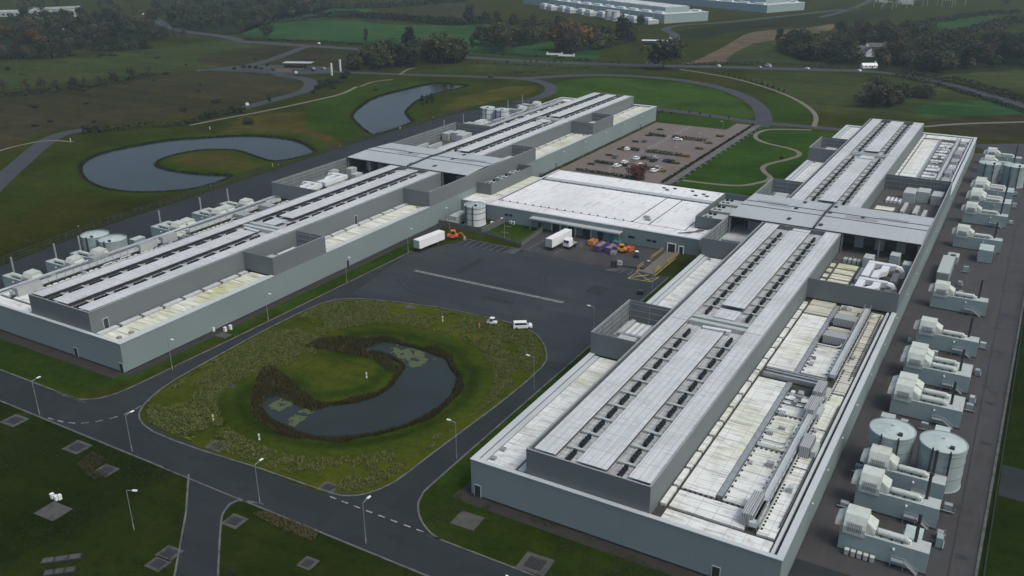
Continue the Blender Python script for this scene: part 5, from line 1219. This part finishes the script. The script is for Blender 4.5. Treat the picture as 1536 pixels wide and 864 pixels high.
hedge([(366,60),(440,62),(520,66),(620,73),(720,80),(800,86),(890,92)], 3, 2.0, 'gorse', 'straight clipped hedge between the pasture and the public road', leaf=.7)
hedge([(470,26),(520,25),(580,29),(640,34),(690,38),(720,33)], 12, 7, 'hedge', 'tall dark hedge at the top edge of the pasture', leaf=1.3, dens=.55)
hedge([(480,12),(560,12),(640,6),(700,2)], 14, 7, 'hedge', 'second dark hedge behind the pasture', leaf=1.4, dens=.5)
hedge([(372,36),(430,33),(480,26)], 6, 4, 'hedge', 'hedge between the two pasture fields at the left', leaf=1.1, dens=.6)
hedge([(700,36),(760,36),(840,38),(900,46),(915,52)], 8, 5, 'hedge', 'hedge under the far data centre wall', leaf=1.1, dens=.6)
hedge([(1345,44),(1400,34),(1480,22),(1530,20)], 8, 5, 'hedge', 'hedge on top of the upper right fields', leaf=1.2, dens=.6); hedge([(1420,56),(1470,46),(1510,36),(1560,30)], 12, 7, 'hedge', 'dark hedge between the two upper right fields', leaf=1.3, dens=.6)
hedge([(1350,112),(1430,124),(1500,142),(1580,164)], 7, 4.2, 'gorse', 'long dark hedge along the public road at the right edge', leaf=.7, dens=.9); hedge([(1340,114),(1420,132),(1500,156),(1560,176)], 4, 2.2, 'gorse', 'lower hedge on the near side of the right public road', leaf=.7)
hedge([(700,95),(800,99),(900,103),(980,104)], 2, 1.3, 'gorse', 'low hedge in front of the public road in the centre', leaf=.5); hedge([(1010,97),(1100,97),(1200,99),(1260,103)], 3, 2.4, 'gorse', 'low hedge behind the far public road', leaf=.6)
hedge([(757,113),(790,109),(815,107),(842,107)], 1.6, 1.5, 'gorse', 'clipped hedge curve on the ring road bank', leaf=.45)
hedge([(900,74),(930,66),(955,62)], 3, 2, 'gorse', 'scrub line below the dark evergreen', leaf=.7)
# saplings in planted rows

for k in range(14): tree(*at(1068+8.3*k, 110.5+1.55*k+.055*k*k), 3.2, 'sapling', 'young tree in the planted row along the curved footpath', 'saplings along the curved footpath', 'sapling', 'tree')
for px, py in ((717,99),(744,98),(761,97),(787,96),(796,96),(805,96),(823,96),(832,96),(842,96),(929,97),(948,97),(918,96)): tree(*at(px,py), 3.6, 'sapling', 'young tree in the row below the public road', 'saplings below the public road', 'sapling', 'tree')
for px, py in ((556,142),(563,138),(588,131),(596,129),(608,137-10),(667,131),(678,129)): tree(*at(px,py,WZ), 2.4, 'bush', 'small bush standing in the shallow upper end of the winding pond', 'bushes in the winding pond', 'bush', 'bush', z=WZ)
for px, py in ((1020,167),(1034,171),(993,170),(1007,173),(1050,174),(1065,177),(1093,180)): tree(*at(px,py), 2.6, 'sapling', 'young tree along the straight road behind the left hall', 'saplings along the straight road', 'sapling', 'tree')
tree(-139.4, 341.5, 8.4, 'red', 'red leaved tree at the near edge of the car park'); tree(*at(964,262), 4, 'orange', 'small amber tree right of the red one')
tree(*at(1172,238), 1.8, 'bush', 'lone shrub on the bend of the lawn footpath', None, 'bush', 'bush')
for k_ in TP:
    for T_, h_ in TP[k_]:
        if not T_.users_collection:
            for ch in list(T_.children): bpy.data.objects.remove(ch)
            bpy.data.objects.remove(T_)
for k_ in range(34):
    px, py = R.uniform(0,455), R.uniform(84,190)
    if inside(at(px,py), ats([(-40,150),(0,140),(150,122),(300,108),(400,116),(430,128),(340,160),(250,176),(130,188),(0,220)])) or (py < 120 and px < 300): tree(*at(px,py), R.uniform(1,2.2), 'gorse', 'low dark shrub scattered over the brown moor on the left', 'shrubs on the left moor', 'bush', 'bush', wide=R.uniform(1,2))
# car park hedges and planted islands
def clipped(x0, x1, y0, y1, h, key, label, name='hedge'):
    mb = MB(); base = hexcol(key); A = (x1-x0)*(y1-y0)
    for k in range(int(30+A*14)):
        p = Vector((R.uniform(x0,x1),R.uniform(y0,y1),R.uniform(.1,h)))
        u = Vector((R.gauss(0,1),R.gauss(0,1),R.gauss(0,.6))).normalized(); v = u.cross(Vector((R.gauss(0,.5),R.gauss(0,.5),1))).normalized(); q = .32*R.uniform(.6,1.3); tn = R.uniform(.6,1.4)
        mb.face([p-u*q,p-v*q,p+u*q,p+v*q],0,tuple(c*tn for c in base))
    c = ((x0+x1)/2,(y0+y1)/2,.02); o = mb.build(name,'leaf_'+key,None,c,tone=True); o.location = c; return tag(o,label,'hedge')
for y, lab in ((423.6,'far'),(389.6,'middle'),(360.0,'near')):
    clipped(-167,-158,y-.9,y+.9,1.3,'gorse',lab+' dark clipped hedge in the car park, hall side of the walkway'); clipped(-154.8,-137,y-.9,y+.9,1.5,'gorse',lab+' dark clipped hedge in the car park, lawn side of the walkway')
clipped(-168,-136,342.4,343.8,1.2,'gorse','dark hedge along the near end of the car park')
clipped(-128.4,-127.2,342,472,1.0,'gorse','long dark hedge between the car park and the white walkway')
for k, y in enumerate((359,375.5,389.7,407,420.6,437.6)):
    tag(clipped(-136.6,-132.8,y-.9,y+1.3,.75,'yellow','yellow green planted island on the lawn side, %s' % ('nearest','second','third','fourth','fifth','furthest')[k],'planted_island'),None,'planting')
for k, y in enumerate((355.5,374.6,387.8,405.9,422,437.8)):
    tag(clipped(-168.3,-165.2,y-.6,y+.7,.6,'hedge','small planted strip on the hall side of the car park, %s' % ('nearest','second','third','fourth','fifth','furthest')[k],'planted_strip'),None,'planting')
for y in range(346,470,7): 
    o = MB().box(-.5,.5,-.9,.9,0,.45).box(-.55,.55,-.95,.95,.451,.5).build('bench_block','kerb'); o.location = (-122.8,y,.02); tag(o,'pale stone block in the row along the white walkway','bench','stone blocks along the walkway')
# reeds round the near pond, marginal plants at the far ones
def reeds(poly, n, lo, hi, h, cols, name, zf=0.0, wd=.16, prob=None):
    mb = MB(); b = bbox(poly); area = (b[0]-hi,b[1]+hi,b[2]-hi,b[3]+hi); k = 0; tr = 0
    while k < n and tr < n*40:
        tr += 1; x, y = R.uniform(area[0],area[1]), R.uniform(area[2],area[3]); d = dist((x,y),poly)
        if inside((x,y),poly): d = -d
        nn = noise.noise((x*.09,y*.09,2.2)); hi2 = max(.6, hi*(.38+nn*1.5))
        if not (lo < d < hi2): continue
        if prob and not prob(x,y): continue
        k += 1; z = ground_z(x,y)[0]-.1; a = R.uniform(0,PI); hh = h*R.uniform(.55,1.15); wx, wy = wd*math.cos(a), wd*math.sin(a); lx, ly = R.uniform(-.3,.3), R.uniform(-.3,.3)
        c = cols[R.randrange(len(cols))]; t = R.uniform(.6,1.35); c = tuple(q*t for q in c)
        mb.face([(x-wx,y-wy,z),(x+wx,y+wy,z),(x+wx*.4+lx,y+wy*.4+ly,z+hh),(x-wx*.4+lx,y-wy*.4+ly,z+hh)],0,c)
    tag(mb.build(name,'reed',tone=True),kind='stuff',label=None)
RC = [(.046,.043,.016),(.036,.038,.012),(.060,.048,.022),(.030,.035,.010),(.050,.036,.017)]
hornN = ats([(440,524),(470,508),(520,505),(560,512),(540,535),(580,545),(600,560),(560,535),(500,525)], WZ)
reeds(pondA, 9000, .0, 3.3, .8, RC, 'reeds', wd=.08)
for hp in (ats([(455,521),(480,508),(530,504),(575,508),(548,518),(528,524),(575,533),(600,550),(584,556),(555,536),(505,527)]), ats([(376,592),(392,552),(410,550),(440,572),(470,596),(495,604),(470,612),(440,602),(420,590),(400,592),(388,610),(404,636),(425,646),(400,640),(376,618)])):
    mb = MB(); b = bbox(hp); k = 0
    while k < 3600:
        x, y = R.uniform(b[0],b[1]), R.uniform(b[2],b[3])
        if not inside((x,y),hp): continue
        k += 1; z = max(ground_z(x,y)[0], WZ)-.1; a = R.uniform(0,PI); hh = .75*R.uniform(.5,1.15); wx, wy = .12*math.cos(a), .15*math.sin(a); lx, ly = R.uniform(-.3,.3), R.uniform(-.3,.3)
        c = RC[R.randrange(5)]; t = R.uniform(.6,1.35); mb.face([(x-wx,y-wy,z),(x+wx,y+wy,z),(x+wx*.4+lx,y+wy*.4+ly,z+hh),(x-wx*.4+lx,y-wy*.4+ly,z+hh)],0,tuple(q*t for q in c))
    tag(mb.build('reeds','reed',tone=True),kind='stuff')
GC = [(.022,.027,.012),(.018,.021,.010),(.03,.032,.015)]
reeds(pondB, 6000, -.6, 1.0, .7, GC, 'marginal_plants', wd=.3); reeds(pondC, 5500, -.6, 1.0, .7, GC, 'marginal_plants', wd=.35)
lm = MB()
for poly, n in ((ats([(590,520),(615,522),(640,530),(642,546),(622,552),(605,545),(592,530)],WZ),620),(ats([(404,608),(420,598),(438,601),(440,611),(420,616),(408,615)],WZ),170),(ats([(430,635),(438,622),(460,612),(474,614),(460,626),(440,640)],WZ),150)):
    b = bbox(poly); k = 0
    while k < n:
        x, y = R.uniform(b[0],b[1]), R.uniform(b[2],b[3])
        if not inside((x,y),poly) or noise.noise((x*.5,y*.5,1)) < -.12: 
            if R.random() > .02: continue
        k += 1; r_ = R.uniform(.18,.42); a0 = R.uniform(0,6); z = WZ+.012+.004*R.random()
        lm.face([(x+r_*math.cos(a0+i*1.047),y+r_*math.sin(a0+i*1.047),z) for i in range(6)])
tag(lm.build('lily_pads','lily'),kind='stuff')
# dry tussocks on the lawn and the rough grass
PEN = ats([(455,530),(520,532),(575,540),(600,560),(590,585),(545,600),(490,603),(450,585),(425,560)])
def tufts(n, poly, avoid, cols, h, name, thr=0.0, sc=.09):
    mb = MB(); b = bbox(poly); k = tr = 0
    while k < n and tr < n*30:
        tr += 1; x, y = R.uniform(b[0],b[1]), R.uniform(b[2],b[3])
        if not inside((x,y),poly) or noise.noise((x*sc,y*sc,9.1))+.4*noise.noise((x*.4,y*.4,4)) < thr: continue
        if avoid and (inside((x,y),avoid) or dist((x,y),avoid) < 9): continue
        if avoid and inside((x,y),PEN): continue
        k += 1; z = ground_z(x,y)[0]
        for q in range(5):
            a = R.uniform(0,6.28); s_ = .055*R.uniform(.5,1.6); hh = h*R.uniform(.5,1.2); dx, dy = s_*math.cos(a), s_*math.sin(a); ex, ey = .6*dx*R.random(), .6*dy*R.random()
            c = cols[R.randrange(len(cols))]; t = R.uniform(.7,1.3); c = tuple(w_*t for w_ in c)
            mb.face([(x-dy,y+dx,z-.02),(x+dy,y-dx,z-.02),(x+ex*9+dx*2+dy*.3,y+ey*9+dy*2-dx*.3,z+hh),(x+ex*9+dx*2-dy*.3,y+ey*9+dy*2+dx*.3,z+hh)],0,c)
    tag(mb.build(name,'tuft',tone=True),kind='stuff')
TC = [(.112,.122,.038),(.074,.096,.023),(.165,.160,.066),(.060,.086,.019),(.050,.073,.016)]
tufts(21000, offset(island, 1.5 if sum(a[0]*b[1]-b[0]*a[1] for a,b in zip(island, island[1:]+island[:1]))>0 else -1.5, True), pondA, TC, .34, 'rough_grass', -.22)
tufts(500, ats([(380,772),(400,768),(440,780),(478,800),(470,812),(430,798)]), None, [(.085,.075,.036),(.06,.055,.025)], .4, 'dry_grass', -1)
tufts(500, ats([(115,698),(140,678),(160,690),(140,706),(165,715),(140,720)]), None, [(.045,.045,.02),(.034,.037,.014)], .4, 'dry_grass', -1)

tufts(1300, ats([(0,612),(270,708),(276,790),(250,864),(0,864)]), None, [(.017,.026,.007),(.022,.025,.009),(.013,.021,.006)], .2, 'rough_grass', .12, .05)
tufts(800, ats([(345,790),(400,765),(640,864),(340,864)]), None, [(.022,.032,.009),(.03,.032,.013),(.017,.027,.007)], .2, 'rough_grass', .12, .05)
tufts(700, ats([(700,722),(1010,864),(800,864),(655,790),(640,760)]), None, [(.022,.036,.009),(.03,.036,.012),(.018,.03,.008)], .16, 'rough_grass', .14, .06)
# ------------------------------------------------------------------ far buildings
def far_centre(A, ang, len_l, len_r, h, label, rows):
    """A: nearest corner on the ground; ang: direction of the right hand face"""
    T = thing('data_centre', (*A,0), label, 'building', None, ang)
    # local +x along the right face, +y along the long left face
    MB().box(0,len_r,0,len_l,0,h-.3,0,1).build('outer_wall',['gen','cover'],T)
    MB().box(-.2,len_r+.2,-.2,1.4,h-.298,h).box(-.2,1.4,1.401,len_l,h-.298,h).box(len_r-1.2,len_r+.2,1.401,len_l,h-.298,h).build('coping','duct',T)
    MB().box(len_r*.2,len_r*.75,14,len_l-10,h-.297,h+5).build('penthouse','gen',T)
    for k in range(rows):
        MB().box(len_r*.22,len_r*.73,16+k*(len_l-30)/rows,16+(k+.8)*(len_l-30)/rows,h+5.002,h+5.5).build('roof_cover','cover',T)
    for k in range(12):
        MB().box(3,7,8+k*(len_l-20)/12,8+(k+.6)*(len_l-20)/12,h-.297,h+1.7).build('rooftop_unit','duct',T)
        MB().box(len_r-7,len_r-3,8+k*(len_l-20)/12,8+(k+.5)*(len_l-20)/12,h-.297,h+1.4).build('rooftop_unit','duct',T)
    return T
A = at(996,35.5); Bp = at(1061.5,31); ang = math.atan2(Bp[1]-A[1], Bp[0]-A[0])
far_centre(A, ang, 300, 60, 9.6, 'far grey data centre at the top middle with white plant on its roof', 10)
A2 = at(1150,19.6); B2 = at(1204,15); ang2 = math.atan2(B2[1]-A2[1], B2[0]-A2[0])
far_centre(A2, ang2, 320, 68, 9.0, 'second far grey data centre at the top edge, right of the first', 8)
ca_, sa_ = math.cos(ang), math.sin(ang)
for k in range(11):
    d = 6+21*k; bx_, by_ = A[0]-sa_*d-ca_*(14+3*(k % 2)), A[1]+ca_*d-sa_*(14+3*(k % 2))
    T = thing('generator', (bx_,by_), 'pale generator block in the row along the far data centre', 'generator', 'generators of the far data centre', ang)
    MB().box(-7,7,-6,6,.2,4.4,0,1).build('enclosure',['unit','duct'],T); MB().box(-6,-1,-5,5,4.401,6.8).build('intake_hood','duct',T); MB().tube([(4,0,4.4),(4,0,9)],.4,6).build('exhaust_stack','steel',T)
for k, d in enumerate((52,64)):
    x, y = A[0]-sa_*d-ca_*26, A[1]+ca_*d-sa_*26
    tank('water_tank', x, y, 4.5, 10, ('nearer','farther')[k]+' slim white tank beside the far data centre', 'whitetank')
# gate houses
def canopy_house(px, py, l, w_, h, rz, label, key='unit'):
    T = thing('gatehouse', at(px,py), label, 'building', None, rz)
    MB().box(-l/2,l/2,-w_/2,w_/2,h-.6,h,0,1).build('canopy_roof',['dark',key],T)
    MB().box(-l/2+1,l/2-6,-w_/2+1.4,w_/2-1.4,0,h-.601).build('lodge','brick',T); MB().box(-l/2+1.3,l/2-6.3,-w_/2+1.35,-w_/2+1.399,1,2.6).build('window','glass',T)
    for a in (-l/2+.5,l/2-.5):
        for b in (-w_/2+.5,w_/2-.5): MB().box(a-.15,a+.15,b-.15,b+.15,0,h-.601).build('column','dark',T)
canopy_house(448,103,22,9,4.6,math.radians(24),'flat roofed gatehouse canopy with brown lodge in the upper left'); canopy_house(985,69,26,8,4.8,math.radians(20),'white edged gatehouse canopy on the road to the far data centre','white')
for px, py, h in ((352,104,2.4),(366,103,3),(375,103,2.5),(384,104,2.6),(392,104,2.2),(401,99,2.4),(470,107,2.4),(384,90,3),(428,72,2.4),(1015,64,3),(1022,66,2.5),(1001,74,2),(975,80,2.4),(962,78,3)): tree(*at(px,py), h, 'bush', 'small shrub in the planted beds around the two far gatehouses', 'shrubs at the far gatehouses', 'bush', 'bush')
for px, py, c_, lab in ((998,66,'silver','silver car in the line at the far gatehouse'),(1004,58,'white','white car leaving the far gatehouse uphill'),(972,74,'black','black car arriving below the far gatehouse canopy'),(485,104,'silver','silver car at the right end of the left gatehouse forecourt'),(410,105,'black','black car in the left gatehouse forecourt, left of the canopy')):
    car(*at(px,py), R.uniform(2.4,2.9), c_, lab, name='moving_car')
T = thing('brick_screen', at(425,108), 'low brown brick wall in front of the left gatehouse', 'wall', None, math.radians(24)); MB().box(-6,6,-.3,.3,0,2.4).build('wall','brick',T)
for px, py in ((498,113),(511,107)):
    o = MB().box(-.5,.5,-.4,.4,0,8.5).build('sign_pillar','white'); o.location = (*at(px,py),0); tag(o,('left','right')[px > 505]+' slim white pillar at the gate right of the left gatehouse','pillar')
for px, py in ((832,82.5),(850,84.5)):
    T = thing('gate_wall', at(px,py), ('left','right')[px > 840]+' white curved gate wall by the public road under the central clump', 'wall', None, math.radians(20))
    MB().box(-6,6,-.25,.25,0,1.5).build('wall','white',T); MB().box(-6.6,-5.4,-.6,.6,0,2.3).box(5.4,6.6,-.6,.6,0,2.3).build('pier','white',T)
fence(ats([(303,108),(360,109),(400,112),(415,116),(470,114),(496,113)]), 'dark gate fence in front of the left gatehouse forecourt', 4, 2.2)
fence(ats([(1030,90),(1100,92),(1200,95),(1270,100)]), 'post fence behind the far public road', 6, 2.0)
fence(ats([(870,95),(940,98),(1000,101)]), 'post fence along the public road near the far gatehouse', 5, 2.0)
def house(px, py, l, w_, h, rz, label, wall='white', roof='slate'):
    T = thing('house', at(px,py), label, 'house', None, rz)
    MB().box(-l/2,l/2,-w_/2,w_/2,0,h).build('wall',wall,T)
    r = MB(); r.raw([(-l/2-.3,-w_/2-.4,h-.1),(l/2+.3,-w_/2-.4,h-.1),(l/2+.3,w_/2+.4,h-.1),(-l/2-.3,w_/2+.4,h-.1),(-l/2-.3,0,h+w_*.42),(l/2+.3,0,h+w_*.42)],[(0,1,5,4),(2,3,4,5),(0,3,2,1)]); rf = r.build('roof',roof,T)
    g_ = MB(); 
    for a in (-l/2,l/2): g_.face([(a,-w_/2,h),(a,w_/2,h),(a,0,h+w_*.4)])
    g_.build('gable',wall,T); MB().box(l/2-1.4,l/2-.6,-.4,.4,h+1,h+w_*.42+1.1).build('chimney',wall,rf)
    for a in (-l*.3,0,l*.3): MB().box(a-.5,a+.5,-w_/2-.06,-w_/2-.003,1.2,2.4).build('window','glass',T)
    MB().box(l*.15-.45,l*.15+.45,-w_/2-.08,-w_/2-.003,0,2.1).build('door','dark',T)
house(1290,82,11,7,4.4,math.radians(30),'white gabled house in a gap of the right wood, the left one'); house(1302,84,9,6.5,4.0,math.radians(120),'white gabled house in a gap of the right wood, the right one'); house(1312,77,16,7,4,math.radians(25),'long dark roofed house behind the two white ones','brick')
house(1303,102,11,4,2.0,math.radians(35),'low white roofed shed at the roadside below the right wood','white','white')
T = thing('lot_building', at(14,24), 'long pale low building at the top left corner', 'building', None, math.radians(38)); MB().box(-30,30,-10,10,0,6,0,1).build('wall',['unit','canopy'],T)
for k in range(12): MB().box(-29+5*k,-26+5*k,-10.08,-10.003,1.5,3.5).build('window','glass',T)
# parked lorries in the lot at the upper left, seen as pale rows
lt0 = None
for r_ in range(4):
    for k in range(13):
        x, y = at(38+6.6*k+2*r_, 18-1.4+4.2*r_-.28*k)
        if lt0 is None:
            lt0 = thing('parked_lorry', (x,y,0), 'pale lorry in the rows of the distant lot at the top left', 'lorry', 'lorries in the distant lot', math.radians(60)); MB().box(-5,3,-1.2,1.2,.9,3.6).build('box','unit',lt0); MB().box(3.2,5,-1.15,1.15,.5,2.8).build('cab','dark',lt0)
        else: dup(lt0,(x,y,0))
# switchyard at the top right
for k, (px, py) in enumerate(((1318,10),(1336,6),(1352,12),(1376,10),(1398,9),(1420,11),(1440,8),(1330,14))):
    T = thing('switchyard_gantry', at(px,py), 'steel gantry of the distant switchyard at the top right', 'gantry', 'gantries of the switchyard', math.radians(20))
    for a in (-6,6): MB().box(a-.3,a+.3,-.3,.3,0,9).build('post','steel',T)
    MB().box(-6.4,6.4,-.3,.3,9.002,9.6).build('beam','steel',T)
    for a in (-3,0,3): MB().tube([(a,0,9),(a,0,7.4)],.25,6).build('insulator','duct',T)
for px, py, l, lab in ((1358,6,18,'pale control building of the switchyard at the top right edge'),(1322,3,14,'left small building of the distant switchyard')):
    T = thing('control_building', at(px,py), lab, 'building', None, math.radians(20)); MB().box(-l/2,l/2,-5,5,0,5.5,0,1).build('wall',['unit','duct'],T); MB().box(-l/2+1,-l/2+3,-5.08,-5.003,0,2.6).build('door','dark',T)
def strip_wood(pts, n, h0, h1):
    P = ats(pts); b = bbox(P); mb = MB(); k = 0; tr = 0
    while k < n and tr < n*50:
        tr += 1; x, y = R.uniform(b[0],b[1]), R.uniform(b[2],b[3])
        if not inside((x,y),P) or inside((x,y),GAP): continue
        k += 1; h = R.uniform(h0,h1); r_ = h*.42; base = hexcol(pick([('green',.4),('olive',.3),('brown',.2),('conifer',.1)])); tn0 = R.uniform(.7,1.2)
        for q in range(90):
            d = Vector((R.gauss(0,1),R.gauss(0,1),R.gauss(0,1))).normalized()*R.uniform(.5,1.05); p = Vector((x+d.x*r_,y+d.y*r_,h*.56+d.z*h*.48))
            u = Vector((R.gauss(0,1),R.gauss(0,1),R.gauss(0,.6))).normalized(); v = u.cross(d+Vector((0,0,.3))).normalized(); s_ = R.uniform(.8,1.5); tn = tn0*R.uniform(.65,1.35)
            mb.face([p-u*s_,p-v*s_*.7,p+u*s_,p+v*s_*.7],0,tuple(c*tn for c in base))
    tag(mb.build('far_woodland','leaf_green',tone=True),kind='stuff')
strip_wood([(-80,-20),(260,-30),(480,-20),(700,-16),(700,0),(480,6),(250,20),(-60,26)], 230, 9, 14)
strip_wood([(1240,-20),(1650,-30),(1650,22),(1536,18),(1470,4),(1330,-4)], 130, 9, 14)
strip_wood([(250,46),(262,4),(330,-4),(470,-4),(480,18),(420,28),(372,44),(345,52),(300,46)], 110, 7, 11)
strip_wood([(-40,66),(-40,30),(120,26),(235,30),(228,58),(140,66),(60,76)], 110, 6, 10)
strip_wood([(1166,80),(1180,74),(1240,62),(1330,54),(1420,64),(1600,70),(1600,98),(1480,102),(1400,108),(1300,100),(1240,94),(1200,88)], 170, 7, 11)

# ------------------------------------------------------------------ air
HAZE = 0.00013
hz = MB().box(-2600,1500,-300,2600,-8,130).build('haze', 'dark'); hz.data.materials.clear()
hm = bpy.data.materials.new('haze'); hm.use_nodes = True; t_ = hm.node_tree; t_.nodes.clear()
ou = t_.nodes.new('ShaderNodeOutputMaterial'); pv = t_.nodes.new('ShaderNodeVolumePrincipled'); pv.inputs['Density'].default_value = HAZE; pv.inputs['Color'].default_value = (.62,.80,.86,1); pv.inputs['Anisotropy'].default_value = .2
t_.links.new(pv.outputs[0], ou.inputs['Volume']); hz.data.materials.append(hm); tag(hz, kind='stuff')
print('trees', NT[0], 'objects', len(bpy.data.objects), 'faces', sum(len(m_.polygons) for m_ in bpy.data.meshes))
